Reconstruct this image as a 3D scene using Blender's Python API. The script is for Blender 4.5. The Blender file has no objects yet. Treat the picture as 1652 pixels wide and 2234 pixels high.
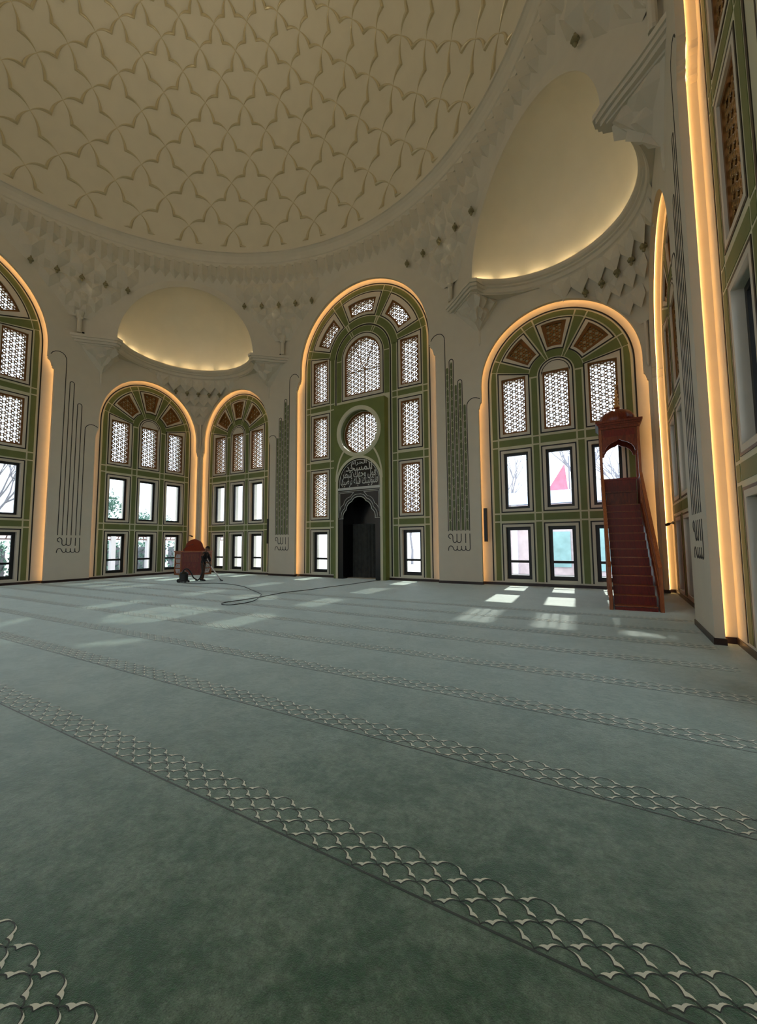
import bpy, bmesh, math, random
from mathutils import Vector, Matrix
from mathutils.geometry import tessellate_polygon
PI = math.pi
R = math.radians
S = bpy.context.scene
COL = S.collection
random.seed(7)

# ------------------------------------------------------------------ camera
cam_d = bpy.data.cameras.new('camera')
cam = bpy.data.objects.new('camera', cam_d)
COL.objects.link(cam)
cam_d.sensor_fit = 'VERTICAL'
cam_d.sensor_height = 24.0
cam_d.lens = 9.5996
cam_d.clip_start = 0.05
cam_d.clip_end = 400
_r = Vector((0.86616011, 0.49971346, -0.00728803))
_u = Vector((0.0450457, -0.06353821, 0.99696228))
_f = Vector((-0.49773241, 0.86385725, 0.0775442))
cam.matrix_world = Matrix(((_r.x, _u.x, -_f.x, 10.90107), (_r.y, _u.y, -_f.y, -4.72694), (_r.z, _u.z, -_f.z, 1.72), (0, 0, 0, 1)))
S.camera = cam
# ------------------------------------------------------------------ sky, sun, exposure
W_ = bpy.data.worlds.new('sky')
S.world = W_
W_.use_nodes = True
_bg = W_.node_tree.nodes['Background']
_bg.inputs[0].default_value = (0.80, 0.90, 1.0, 1)
_bg.inputs[1].default_value = 2.4
sun_d = bpy.data.lights.new('sun', 'SUN')
sun_d.energy = 7.5
sun_d.angle = R(0.9)
sun_d.color = (1.0, 0.95, 0.88)
sun = bpy.data.objects.new('sun', sun_d)
COL.objects.link(sun)
sun.rotation_euler = Vector((0.07, -1.0, -0.97)).to_track_quat('-Z', 'Y').to_euler()
S.view_settings.view_transform = 'Standard'
S.view_settings.look = 'None'
S.view_settings.gamma = 1.0
S.view_settings.use_curve_mapping = False
S.view_settings.exposure = 0.38
S.cycles.max_bounces = 10
S.cycles.diffuse_bounces = 5
S.cycles.transparent_max_bounces = 16
S.cycles.sample_clamp_indirect = 6.0
S.cycles.caustics_reflective = False
S.cycles.caustics_refractive = False
LED_STRENGTH = 8.5

# ------------------------------------------------------------------ room numbers
W = 12.273      # half width of the square hall (faces of the piers)
LIP = 0.14      # thickness of the pier face slab
T = 0.34        # depth of the painted niche panels
SLAB = 0.55     # outer wall thickness
OV = 5.084      # octagon vertex
TOP = 17.0

# ------------------------------------------------------------------ materials
def srgb(r, g, b):
    f = lambda c: (c / 255 / 12.92) if c / 255 <= 0.04045 else ((c / 255 + 0.055) / 1.055) ** 2.4
    return (f(r), f(g), f(b), 1)
def mat(name, col, rough=0.6, metal=0.0, emit=None, estr=0.0, noise=0.0, nscale=4.0, bump=0.0, bscale=200.0, sheen=0.0, spec=0.5, coat=0.0, dark=0.8):
    m = bpy.data.materials.new(name)
    m.use_nodes = True
    nt = m.node_tree
    b = nt.nodes['Principled BSDF']
    b.inputs['Base Color'].default_value = col
    b.inputs['Roughness'].default_value = rough
    b.inputs['Metallic'].default_value = metal
    b.inputs['Specular IOR Level'].default_value = spec
    b.inputs['Coat Weight'].default_value = coat
    if sheen:
        b.inputs['Sheen Weight'].default_value = sheen
        b.inputs['Sheen Roughness'].default_value = 0.5
    if emit:
        b.inputs['Emission Color'].default_value = emit
        b.inputs['Emission Strength'].default_value = estr
    tc = None
    if noise:
        tc = nt.nodes.new('ShaderNodeTexCoord')
        n = nt.nodes.new('ShaderNodeTexNoise'); n.inputs['Scale'].default_value = nscale; n.inputs['Detail'].default_value = 6
        nt.links.new(tc.outputs['Object'], n.inputs['Vector'])
        r = nt.nodes.new('ShaderNodeValToRGB')
        r.color_ramp.elements[0].position = 0.3; r.color_ramp.elements[1].position = 0.7
        k = 1 - noise
        r.color_ramp.elements[0].color = (col[0] * k, col[1] * k, col[2] * k, 1)
        k = 1 + noise * dark
        r.color_ramp.elements[1].color = (min(1, col[0] * k), min(1, col[1] * k), min(1, col[2] * k), 1)
        nt.links.new(n.outputs['Fac'], r.inputs['Fac'])
        nt.links.new(r.outputs['Color'], b.inputs['Base Color'])
    if bump:
        if tc is None: tc = nt.nodes.new('ShaderNodeTexCoord')
        n2 = nt.nodes.new('ShaderNodeTexNoise'); n2.inputs['Scale'].default_value = bscale; n2.inputs['Detail'].default_value = 3
        nt.links.new(tc.outputs['Object'], n2.inputs['Vector'])
        bp = nt.nodes.new('ShaderNodeBump'); bp.inputs['Strength'].default_value = bump; bp.inputs['Distance'].default_value = 0.01
        nt.links.new(n2.outputs['Fac'], bp.inputs['Height'])
        nt.links.new(bp.outputs['Normal'], b.inputs['Normal'])
    return m
def wood_mat(name, c1, c2, rough=0.35):
    m = bpy.data.materials.new(name); m.use_nodes = True
    nt = m.node_tree; b = nt.nodes['Principled BSDF']
    tc = nt.nodes.new('ShaderNodeTexCoord'); mp = nt.nodes.new('ShaderNodeMapping')
    mp.inputs['Scale'].default_value = (9, 9, 1.2)
    n = nt.nodes.new('ShaderNodeTexNoise'); n.inputs['Scale'].default_value = 3.0; n.inputs['Detail'].default_value = 8; n.inputs['Distortion'].default_value = 1.2
    r = nt.nodes.new('ShaderNodeValToRGB')
    r.color_ramp.elements[0].position = 0.35; r.color_ramp.elements[0].color = c1
    r.color_ramp.elements[1].position = 0.68; r.color_ramp.elements[1].color = c2
    nt.links.new(tc.outputs['Object'], mp.inputs['Vector']); nt.links.new(mp.outputs['Vector'], n.inputs['Vector'])
    nt.links.new(n.outputs['Fac'], r.inputs['Fac']); nt.links.new(r.outputs['Color'], b.inputs['Base Color'])
    b.inputs['Roughness'].default_value = rough
    return m
M = {}
M['white'] = mat('white_paint', srgb(220, 213, 197), 0.7, noise=0.03, nscale=2.0)
M['plaster'] = mat('warm_plaster', srgb(222, 215, 196), 0.4, noise=0.03, nscale=1.5)
M['niche'] = mat('niche_white', srgb(216, 211, 198), 0.65, noise=0.03, nscale=3.0)
M['cream'] = mat('cream_line', srgb(216, 214, 186), 0.6)
M['green'] = mat('green_paint', srgb(112, 124, 72), 0.6, noise=0.08, nscale=3.0)
M['greenm'] = mat('mihrab_green', srgb(114, 126, 66), 0.5, noise=0.1, nscale=2.0)
M['stripe'] = mat('stripe_green', srgb(104, 114, 74), 0.6, noise=0.08, nscale=6.0)
M['black'] = mat('black_line', srgb(12, 11, 10), 0.5)
M['frame'] = mat('black_window_frame', srgb(9, 9, 10), 0.4)
M['bronze'] = mat('bronze_frame', srgb(128, 84, 38), 0.45, metal=0.3)
M['lattice'] = mat('dark_lattice', srgb(138, 98, 44), 0.45, metal=0.35)
M['gold'] = mat('gold_lattice', srgb(150, 100, 40), 0.4, metal=0.3)
M['goldback'] = mat('lattice_backing', srgb(200, 188, 150), 0.7)
M['base'] = mat('dark_baseboard', srgb(46, 28, 24), 0.35)
M['marble'] = mat('black_marble', srgb(20, 20, 21), 0.2, noise=0.5, nscale=3.0)
M['curtain'] = mat('dark_curtain', srgb(62, 64, 62), 0.85, noise=0.25, nscale=5.0)
M['greyline'] = mat('grey_inlay', srgb(205, 208, 204), 0.5)
M['led'] = mat('warm_led', srgb(255, 190, 110), 0.5, emit=(1.0, 0.56, 0.21, 1), estr=LED_STRENGTH)
M['led2'] = mat('rim_led', srgb(255, 220, 160), 0.5, emit=(1.0, 0.80, 0.48, 1), estr=42.0)
M['wood'] = wood_mat('cherry_wood', srgb(96, 32, 16), srgb(142, 58, 26))
M['woodd'] = wood_mat('dark_cherry_wood', srgb(98, 15, 10), srgb(130, 27, 15), 0.35)
M['woodl'] = wood_mat('light_cherry_wood', srgb(140, 74, 38), srgb(176, 104, 60))
M['brass'] = mat('brass', srgb(206, 156, 96), 0.32, metal=0.7)
M['blk'] = mat('black_plastic', srgb(16, 16, 17), 0.4)
M['grey'] = mat('grey_metal', srgb(150, 150, 152), 0.3, metal=0.8)
M['crimson'] = mat('crimson_upholstery', srgb(138, 56, 26), 0.8, noise=0.15, nscale=20)
M['skin'] = mat('skin', srgb(120, 84, 64), 0.6)
M['jacket'] = mat('dark_jacket', srgb(22, 23, 28), 0.8, noise=0.2, nscale=12)
M['trousers'] = mat('brown_trousers', srgb(78, 56, 42), 0.85, noise=0.15, nscale=14)
M['hair'] = mat('black_hair', srgb(14, 12, 11), 0.7)
M['shoe'] = mat('black_shoes', srgb(14, 14, 15), 0.6)
M['yellow'] = mat('yellow_sticker', srgb(190, 180, 40), 0.5)
M['pend'] = mat('pendant_gold', srgb(146, 138, 104), 0.4, metal=0.2)
M['rib'] = mat('gilded_plaster_rib', srgb(216, 204, 172), 0.28, metal=0.3)
M['soffit'] = mat('soffit_plaster', srgb(214, 206, 186), 0.7)
M['cwhite'] = mat('carpet_white', srgb(236, 240, 222), 0.7, sheen=.5, spec=.4)
M['cdark'] = mat('carpet_dark', srgb(28, 44, 33), 0.75, sheen=.6, spec=.4)
M['bark'] = mat('bark', srgb(140, 140, 150), 0.9)
M['leaf'] = mat('tree_leaves', srgb(104, 138, 126), 0.8, noise=0.3, nscale=1.5)
M['tarp'] = mat('red_tarp', srgb(226, 124, 146), 0.8, noise=0.15, nscale=2)
M['roof'] = mat('slate_roof', srgb(128, 150, 178), 0.8, noise=0.25, nscale=3)
M['pink'] = mat('pink_render', srgb(214, 200, 210), 0.9, noise=0.12, nscale=3)
M['teal'] = mat('teal_sheet', srgb(150, 192, 200), 0.8, noise=0.2, nscale=2)
M['outw'] = mat('white_render', srgb(226, 222, 228), 0.8)
M['ground'] = mat('paving_outside', srgb(170, 168, 166), 0.9, noise=0.15, nscale=1.0)
M['brownf'] = mat('brown_balustrade', srgb(132, 104, 100), 0.8)
def glass_mat():
    m = bpy.data.materials.new('window_glass'); m.use_nodes = True
    nt = m.node_tree; nt.nodes.clear()
    o = nt.nodes.new('ShaderNodeOutputMaterial'); mx = nt.nodes.new('ShaderNodeMixShader')
    t = nt.nodes.new('ShaderNodeBsdfTransparent'); t.inputs[0].default_value = (0.96, 0.98, 0.98, 1)
    g = nt.nodes.new('ShaderNodeBsdfGlossy'); g.inputs['Roughness'].default_value = 0.03
    lw = nt.nodes.new('ShaderNodeFresnel'); lw.inputs[0].default_value = 1.25
    nt.links.new(lw.outputs[0], mx.inputs[0]); nt.links.new(t.outputs[0], mx.inputs[1]); nt.links.new(g.outputs[0], mx.inputs[2])
    nt.links.new(mx.outputs[0], o.inputs[0])
    return m
M['glass'] = glass_mat()
def carpet_mat():
    m = bpy.data.materials.new('green_carpet'); m.use_nodes = True
    nt = m.node_tree; b = nt.nodes['Principled BSDF']
    tc = nt.nodes.new('ShaderNodeTexCoord')
    def noise(sc, det, rough=0.6):
        n = nt.nodes.new('ShaderNodeTexNoise'); n.inputs['Scale'].default_value = sc; n.inputs['Detail'].default_value = det
        n.inputs['Roughness'].default_value = rough
        nt.links.new(tc.outputs['Object'], n.inputs['Vector']); return n
    a0 = noise(1.7, 9, 0.7); a1 = noise(11.0, 6, 0.7); a = nt.nodes.new('ShaderNodeMix'); a.inputs[0].default_value = 0.45
    nt.links.new(a0.outputs['Fac'], a.inputs[2]); nt.links.new(a1.outputs['Fac'], a.inputs[3])
    c = noise(160.0, 3); d = noise(34.0, 5, 0.7)
    ra = nt.nodes.new('ShaderNodeValToRGB')
    ra.color_ramp.elements[0].position = 0.43; ra.color_ramp.elements[0].color = srgb(24, 86, 44)
    ra.color_ramp.elements[1].position = 0.57; ra.color_ramp.elements[1].color = srgb(108, 136, 112)
    nt.links.new(a.outputs[0], ra.inputs['Fac'])
    mth = nt.nodes.new('ShaderNodeMath'); mth.operation = 'ADD'
    nt.links.new(c.outputs['Fac'], mth.inputs[0]); nt.links.new(d.outputs['Fac'], mth.inputs[1])
    rc = nt.nodes.new('ShaderNodeValToRGB')
    rc.color_ramp.elements[0].position = 0.36; rc.color_ramp.elements[0].color = (0.2, 0.2, 0.2, 1)
    rc.color_ramp.elements[1].position = 0.66; rc.color_ramp.elements[1].color = (1.5, 1.5, 1.5, 1)
    hf = nt.nodes.new('ShaderNodeMath'); hf.operation = 'MULTIPLY'; hf.inputs[1].default_value = 0.5
    nt.links.new(mth.outputs[0], hf.inputs[0]); nt.links.new(hf.outputs[0], rc.inputs['Fac'])
    mx = nt.nodes.new('ShaderNodeMix'); mx.data_type = 'RGBA'; mx.blend_type = 'MULTIPLY'; mx.inputs[0].default_value = 0.85
    nt.links.new(ra.outputs['Color'], mx.inputs[6]); nt.links.new(rc.outputs['Color'], mx.inputs[7])
    nt.links.new(mx.outputs[2], b.inputs['Base Color'])
    b.inputs['Roughness'].default_value = 0.58
    b.inputs['Specular IOR Level'].default_value = 0.6
    b.inputs['Sheen Weight'].default_value = 1.0
    b.inputs['Sheen Tint'].default_value = (0.88, 1.0, 0.98, 1)
    b.inputs['Sheen Roughness'].default_value = 0.45
    bp = nt.nodes.new('ShaderNodeBump'); bp.inputs['Strength'].default_value = 0.5; bp.inputs['Distance'].default_value = 0.006
    nt.links.new(mth.outputs[0], bp.inputs['Height']); nt.links.new(bp.outputs['Normal'], b.inputs['Normal'])
    return m
M['carpet'] = carpet_mat()

# ------------------------------------------------------------------ mesh helpers
class MB:
    def __init__(s): s.v = []; s.f = []
    def add(s, vs, fs):
        o = len(s.v); s.v.extend([tuple(v) for v in vs]); s.f.extend([tuple(i + o for i in f) for f in fs]); return s
    def box(s, x0, x1, y0, y1, z0, z1):
        return s.add([(x0, y0, z0), (x1, y0, z0), (x1, y1, z0), (x0, y1, z0), (x0, y0, z1), (x1, y0, z1), (x1, y1, z1), (x0, y1, z1)],
                     [(0, 3, 2, 1), (4, 5, 6, 7), (0, 1, 5, 4), (1, 2, 6, 5), (2, 3, 7, 6), (3, 0, 4, 7)])
    def plate(s, loops, d0, d1, back=True):
        """loops of (u, z): the first is the outline, the others are holes; extruded from depth d0 (room side) to d1"""
        tri = tessellate_polygon([[Vector((a, b, 0)) for a, b in L] for L in loops])
        flat = [p for L in loops for p in L]
        n = len(flat)
        fs = []
        for t in tri:
            a, b, c = [flat[i] for i in t]
            ar = (b[0] - a[0]) * (c[1] - a[1]) - (b[1] - a[1]) * (c[0] - a[0])
            if abs(ar) < 1e-12: continue
            t = t if ar > 0 else (t[0], t[2], t[1])
            fs.append(tuple(t))                       # seen from -y: u right, z up
            if back: fs.append((t[0] + n, t[2] + n, t[1] + n))
        o = 0
        for k, L in enumerate(loops):
            m = len(L)
            A = sum(L[i][0] * L[(i + 1) % m][1] - L[(i + 1) % m][0] * L[i][1] for i in range(m))
            ccw = A > 0
            out = ccw if k == 0 else not ccw
            for i in range(m):
                a, b = o + i, o + (i + 1) % m
                fs.append((a, a + n, b + n, b) if out else (a, b, b + n, a + n))
            o += m
        return s.add([(u, d0, z) for u, z in flat] + [(u, d1, z) for u, z in flat], fs)
    def ribbon(s, path, w, d0, d1, closed=False):
        n = len(path); L = []; Rr = []
        for i in range(n):
            p = Vector(path[i])
            a = Vector(path[(i - 1) % n]) if (closed or i > 0) else None
            b = Vector(path[(i + 1) % n]) if (closed or i < n - 1) else None
            t1 = (p - a).normalized() if a is not None else None
            t2 = (b - p).normalized() if b is not None else None
            if t1 is None: t1 = t2
            if t2 is None: t2 = t1
            n1 = Vector((-t1.y, t1.x)); n2 = Vector((-t2.y, t2.x))
            m = (n1 + n2)
            if m.length < 1e-6: m = n1
            m.normalize(); k = 1 / max(0.35, m.dot(n1))
            L.append(p + m * (w / 2 * k)); Rr.append(p - m * (w / 2 * k))
        vs = []; fs = []
        for i in range(n):
            vs += [(L[i].x, d0, L[i].y), (Rr[i].x, d0, Rr[i].y), (L[i].x, d1, L[i].y), (Rr[i].x, d1, Rr[i].y)]
        seg = n if closed else n - 1
        for i in range(seg):
            a = 4 * i; b = 4 * ((i + 1) % n)
            fs += [(a + 1, b + 1, b, a), (a, b, b + 2, a + 2), (b + 1, a + 1, a + 3, b + 3)]
        if not closed:
            fs += [(0, 2, 3, 1), (4 * n - 4, 4 * n - 3, 4 * n - 1, 4 * n - 2)]
        return s.add(vs, fs)
    def tube(s, pts, r, n=8, cap=True):
        P = [Vector(p) for p in pts]; rr = r if isinstance(r, (list, tuple)) else [r] * len(P)
        up = Vector((0, 0, 1)); vs = []; fs = []
        prev = None
        for i, p in enumerate(P):
            t = ((P[min(i + 1, len(P) - 1)] - P[max(i - 1, 0)])).normalized()
            if prev is None:
                ax = up if abs(t.z) < 0.95 else Vector((1, 0, 0))
                x = t.cross(ax).normalized()
            else:
                x = (prev - t * prev.dot(t)).normalized()
            y = t.cross(x); prev = x
            for k in range(n):
                a = 2 * PI * k / n
                vs.append(p + x * (math.cos(a) * rr[i]) + y * (math.sin(a) * rr[i]))
        for i in range(len(P) - 1):
            for k in range(n):
                a = i * n + k; b = i * n + (k + 1) % n
                fs.append((a, b, b + n, a + n))
        if cap:
            fs.append(tuple(range(n - 1, -1, -1))); fs.append(tuple(range((len(P) - 1) * n, len(P) * n)))
        return s.add(vs, fs)
    def lathe(s, prof, n=24, c=(0, 0, 0), a0=0.0, a1=2 * PI):
        full = abs(a1 - a0 - 2 * PI) < 1e-6
        m = n if full else n + 1
        vs = []; fs = []
        for k in range(m):
            a = a0 + (a1 - a0) * k / n
            for r, z in prof:
                vs.append((c[0] + r * math.cos(a), c[1] + r * math.sin(a), c[2] + z))
        q = len(prof)
        for k in range(n):
            k2 = (k + 1) % m
            for i in range(q - 1):
                fs.append((k * q + i, k2 * q + i, k2 * q + i + 1, k * q + i + 1))
        return s.add(vs, fs)
    def xf(s, mtx, start=0):
        s.v[start:] = [tuple(mtx @ Vector(v)) for v in s.v[start:]]; return s
    def mesh(s, name, mt, smooth=False, norm=False):
        me = bpy.data.meshes.new(name)
        me.from_pydata(s.v, [], s.f); me.validate(); me.update()
        if norm:
            bm = bmesh.new(); bm.from_mesh(me); bmesh.ops.recalc_face_normals(bm, faces=bm.faces); bm.to_mesh(me); bm.free()
        if mt is not None: me.materials.append(mt)
        if smooth:
            for p in me.polygons: p.use_smooth = True
        return me
def obj(name, data, parent=None, loc=(0, 0, 0), rz=0.0, kind=None, label=None, cat=None, group=None):
    o = bpy.data.objects.new(name, data); COL.objects.link(o)
    o.location = loc; o.rotation_euler = (0, 0, rz)
    if parent is not None: o.parent = parent
    if kind: o['kind'] = kind
    if label: o['label'] = label
    if cat: o['category'] = cat
    if group: o['group'] = group
    return o
def part(name, mb, mk, parent, loc=(0, 0, 0), rz=0.0, smooth=False, norm=False, label=None, kind=None):
    return obj(name, mb.mesh(name, M[mk], smooth, norm), parent, loc, rz, label=label, kind=kind)
def rect(u0, u1, z0, z1): return [(u0, z0), (u1, z0), (u1, z1), (u0, z1)]
def circ(cu, cz, r, n=40): return [(cu + r * math.cos(2 * PI * k / n), cz + r * math.sin(2 * PI * k / n)) for k in range(n)]
def arc(cu, cz, r, a0, a1, n):                       # angles from the vertical, clockwise positive, degrees
    return [(cu + r * math.sin(R(a0 + (a1 - a0) * k / n)), cz + r * math.cos(R(a0 + (a1 - a0) * k / n))) for k in range(n + 1)]
def archloop(h, zb, zc, r=None, n=40):               # closed, counter-clockwise
    r = r or h
    return [(-h, zb), (h, zb)] + arc(0, zc, r, 90, -90, n)
def sector(cz, r0, r1, a0, a1, n=12):
    return arc(0, cz, r1, a0, a1, n) + arc(0, cz, r0, a1, a0, n)

# arched opening with the small ogee step at the springing: open path from the left foot over the top to the right foot
def niche_path(hj, r, zs, z0, z1, off=0.0, n=48):
    dw = hj - r; dz = z1 - z0
    q = [(hj, 0.0), (hj, z0), (hj - .28 * dw, z0 + .08 * dz), (hj - .22 * dw, z0 + .2 * dz), (hj - .38 * dw, z0 + .30 * dz), (hj - .42 * dw, z0 + .45 * dz),
         (hj - .62 * dw, z0 + .68 * dz), (hj - .88 * dw, z0 + .78 * dz), (r + .02 * dw, z0 + .86 * dz), (hj - .86 * dw, z0 + .92 * dz), (r, z1)]
    right = [(u + off, z) for u, z in q]
    top = arc(0, zs, r + off, 90, -90, n)
    left = [(-u, z) for u, z in reversed(right)]
    return right + top + left                         # right foot -> top -> left foot
CEN = dict(u=0.0, hj=4.152, r=3.856, zs=11.403, z0=10.30, z1=10.86)
COR = dict(u=9.125, hj=3.055, r=2.92, zs=8.37, z0=7.45, z1=7.80)
NP = lambda b, off=0.0: niche_path(b['hj'], b['r'], b['zs'], b['z0'], b['z1'], off)

SIDES = {'back': 0.0, 'left': PI / 2, 'front': PI, 'right': -PI / 2}
# ------------------------------------------------------------------ floor and carpet
mb = MB(); mb.box(-13.6, 13.6, -13.6, 13.6, -0.3, 0.0)
floor = part('floor', mb, 'carpet', None); floor['kind'] = 'structure'; floor['label'] = 'green mottled wall to wall carpet with scalloped prayer row borders'
def carpet_row(y0, x0, x1, lw=.0055, lb=.012):
    h = 0.116; dv = 0.0675; P0 = 10.06
    k0 = int(math.floor((x0 - P0) / h)); k1 = int(math.ceil((x1 - P0) / h))
    wh = MB(); dk = MB()
    def q(mbx, pts, z):
        mbx.add([(x, y, z) for x, y in pts], [tuple(range(len(pts)))])
    def line(pts, w, z):
        st = MB(); st.ribbon(pts, w, 0, 0.001)
        o = len(dk.v); dk.add([(x, y, z - d) for x, d, y in st.v], [])
        dk.f += [tuple(i + o for i in f) for f in st.f if len(f) == 4]
    line([(x0, y0), (x1, y0)], lb, 0.0018)
    def arcpts(a, b, bul, n=5):
        a = Vector(a); b = Vector(b); c = b - a; nn = Vector((-c.y, c.x)).normalized()
        if nn.y < 0: nn = -nn
        return [tuple(a + c * (i / n) + nn * (bul * c.length * 4 * (i / n) * (1 - i / n))) for i in range(n + 1)]
    for k in range(k0, k1):
        for row in range(4):
            xb = P0 + k * h
            yb = y0 + 0.008 + row * dv
            if (k + row) % 2 == 0: A, B, sg = (xb, yb + 0.0), (xb + h, yb + dv), 1      # rising to the right
            else: A, B, sg = (xb + h, yb + 0.0), (xb, yb + dv), -1
            # cusp sits low, beside the lower node
            C = (A[0] + sg * h * .45, A[1] + dv * .26)
            p1 = arcpts(A, C, .22); p2 = arcpts(C, B, .2)
            line(p1, lw, 0.002); line(p2, lw, 0.002)
            # white bird: crescent swelling at the cusp
            pts = p1[2:] + p2[1:5]
            m = len(pts); up = []
            for i, (x, y) in enumerate(pts):
                t = 1 - abs(i - 3) / 4.0
                up.append((x - sg * 0.004 * t, y + 0.025 * max(0.05, t)))
            poly_lo = [(x, y + 0.003) for x, y in pts]
            for i in range(m - 1):
                quad = [poly_lo[i], poly_lo[i + 1], up[i + 1], up[i]]
                if sg < 0: quad = quad[::-1]
                q(wh, quad, 0.003)
    return wh, dk
rows = [-4.10, -2.785, -1.473, -0.18, 1.13, 2.42, 3.72, 5.02, 6.32]
xr = [(7.4, 12.2), (3.0, 12.2), (-2.5, 12.2), (-7.5, 12.2), (-11.9, 12.2), (-11.9, 12.2), (-11.9, 12.2), (-11.9, 12.2), (-11.9, 12.2)]
for y0, (x0, x1) in zip(rows, xr):
    wh, dk = carpet_row(y0, x0, x1, *((.0055, .012) if y0 < -1 else (.0042, .008) if y0 < 1 else (.003, .005)))
    o = part('carpet_border', dk, 'cdark', floor); o['kind'] = 'stuff'
    o2 = part('border_motif', wh, 'cwhite', o); o2['kind'] = 'stuff'

# ------------------------------------------------------------------ wall shells
def wall_plate(d0, d1, off, ztop):
    """one slab as wide as the hall, notched by the three arched openings"""
    o = [(-W - (0.6 if d0 > 0 else 0), 0.0)]
    for uc, b in ((-COR['u'], COR), (0.0, CEN), (COR['u'], COR)):
        p = NP(b, off)[::-1]                          # left foot -> right foot
        o += [(u + uc, z) for u, z in p]
    e = 0.6 if d0 > 0 else 0
    o += [(W + e, 0.0), (W + e, ztop), (-W - e, ztop)]
    mb = MB(); mb.plate([o], d0, d1); return mb
me_lip = wall_plate(0.0, LIP, 0.0, TOP).mesh('pier_face', M['white'])
me_core = wall_plate(LIP, T, 0.20, TOP).mesh('cove_reveal', M['niche'])
WALL = {}
for sd, a in SIDES.items():
    w = obj('wall_' + sd, me_lip, None, rz=a, kind='structure')
    w.location = Matrix.Rotation(a, 3, 'Z') @ Vector((0, W, 0))
    w['label'] = {'back': 'white pier wall around the central mihrab arch and two corner arches', 'left': 'white pier wall with glowing arches along the left side',
                  'right': 'white pier wall with glowing arches along the right side', 'front': 'white pier wall with arches opposite the mihrab'}[sd]
    obj('cove_reveal', me_core, w)
    WALL[sd] = w

# LED strips behind the lip of every arch
def led(b):
    """strip on the side wall of the recess, hidden behind the lip, shining inwards over the panel"""
    m2 = MB(); m2.ribbon(NP(b, 0.165), .016, LIP + .005, LIP + .021)
    n = len(m2.v) // 4
    m2.f += [(4 * i + 2, 4 * i + 6, 4 * i + 7, 4 * i + 3) for i in range(n - 1)]
    return m2.mesh('led_strip', M['led'])
me_led = {'c': led(CEN), 'k': led(COR)}

# ------------------------------------------------------------------ niche panels
CW = 0.49                                            # half width of the window openings
ROW3 = [(0.25, 2.37), (3.12, 5.45), (6.26, 8.62)]    # corner bays
ROW4 = [(0.25, 2.37), (3.15, 5.54), (6.37, 8.60), (9.40, 11.70)]
KZ = 8.42                                            # centre of the corner fan
CZ = 11.40                                           # centre of the tall fan
UK = 1.64; UC = 2.69
FAN_K = [(-64, -30), (-17, 17), (30, 64)]
FAN_C = [(-71.5, -31.5), (-21, 21), (31.5, 71.5)]
fan_hole_k = [sector(KZ, 1.20, 2.22, a + 4.5, b - 4.5, 10) for a, b in FAN_K]
fan_hole_c = [sector(CZ, 2.30, 3.06, a + 4.5, b - 4.5, 12) for a, b in FAN_C]
BLK_H = 1.50                                         # mihrab block half width

def panel_outline(b, off):
    p = niche_path(b['hj'], b['r'], b['zs'], b['z0'], b['z1'], off)
    return [(u, z) for u, z in p[::-1]][::-1]
def slab_mesh(kind):
    if kind == 'k':
        o = [(-3.6, 0), (3.6, 0), (3.6, 8.4)] + arc(0, 8.4, 3.6, 90, -90, 24)[1:]
        holes = [rect(u - CW, u + CW, z0, z1) for u in (-UK, 0, UK) for z0, z1 in ROW3] + fan_hole_k
    else:
        o = [(-4.7, 0), (4.7, 0), (4.7, 11.4)] + arc(0, 11.4, 4.7, 90, -90, 24)[1:]
        holes = [rect(s * UC - CW, s * UC + CW, z0, z1) for s in (-1, 1) for z0, z1 in ROW4] + fan_hole_c
        holes.append(archloop(1.08, 9.40, 11.36))
        if kind == 'm':
            holes.append(circ(0, 7.36, 1.10, 48)); holes.append(rect(-1.2, 1.2, 0.02, 4.3))
        else:
            holes += [rect(-1.08, 1.08, z0, z1) for z0, z1 in ROW4[:3]]
    mb = MB(); mb.plate([o] + holes, T, T + SLAB)
    return mb.mesh('niche_panel', M['niche'])
me_slab = {k: slab_mesh(k) for k in 'kcm'}

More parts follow.
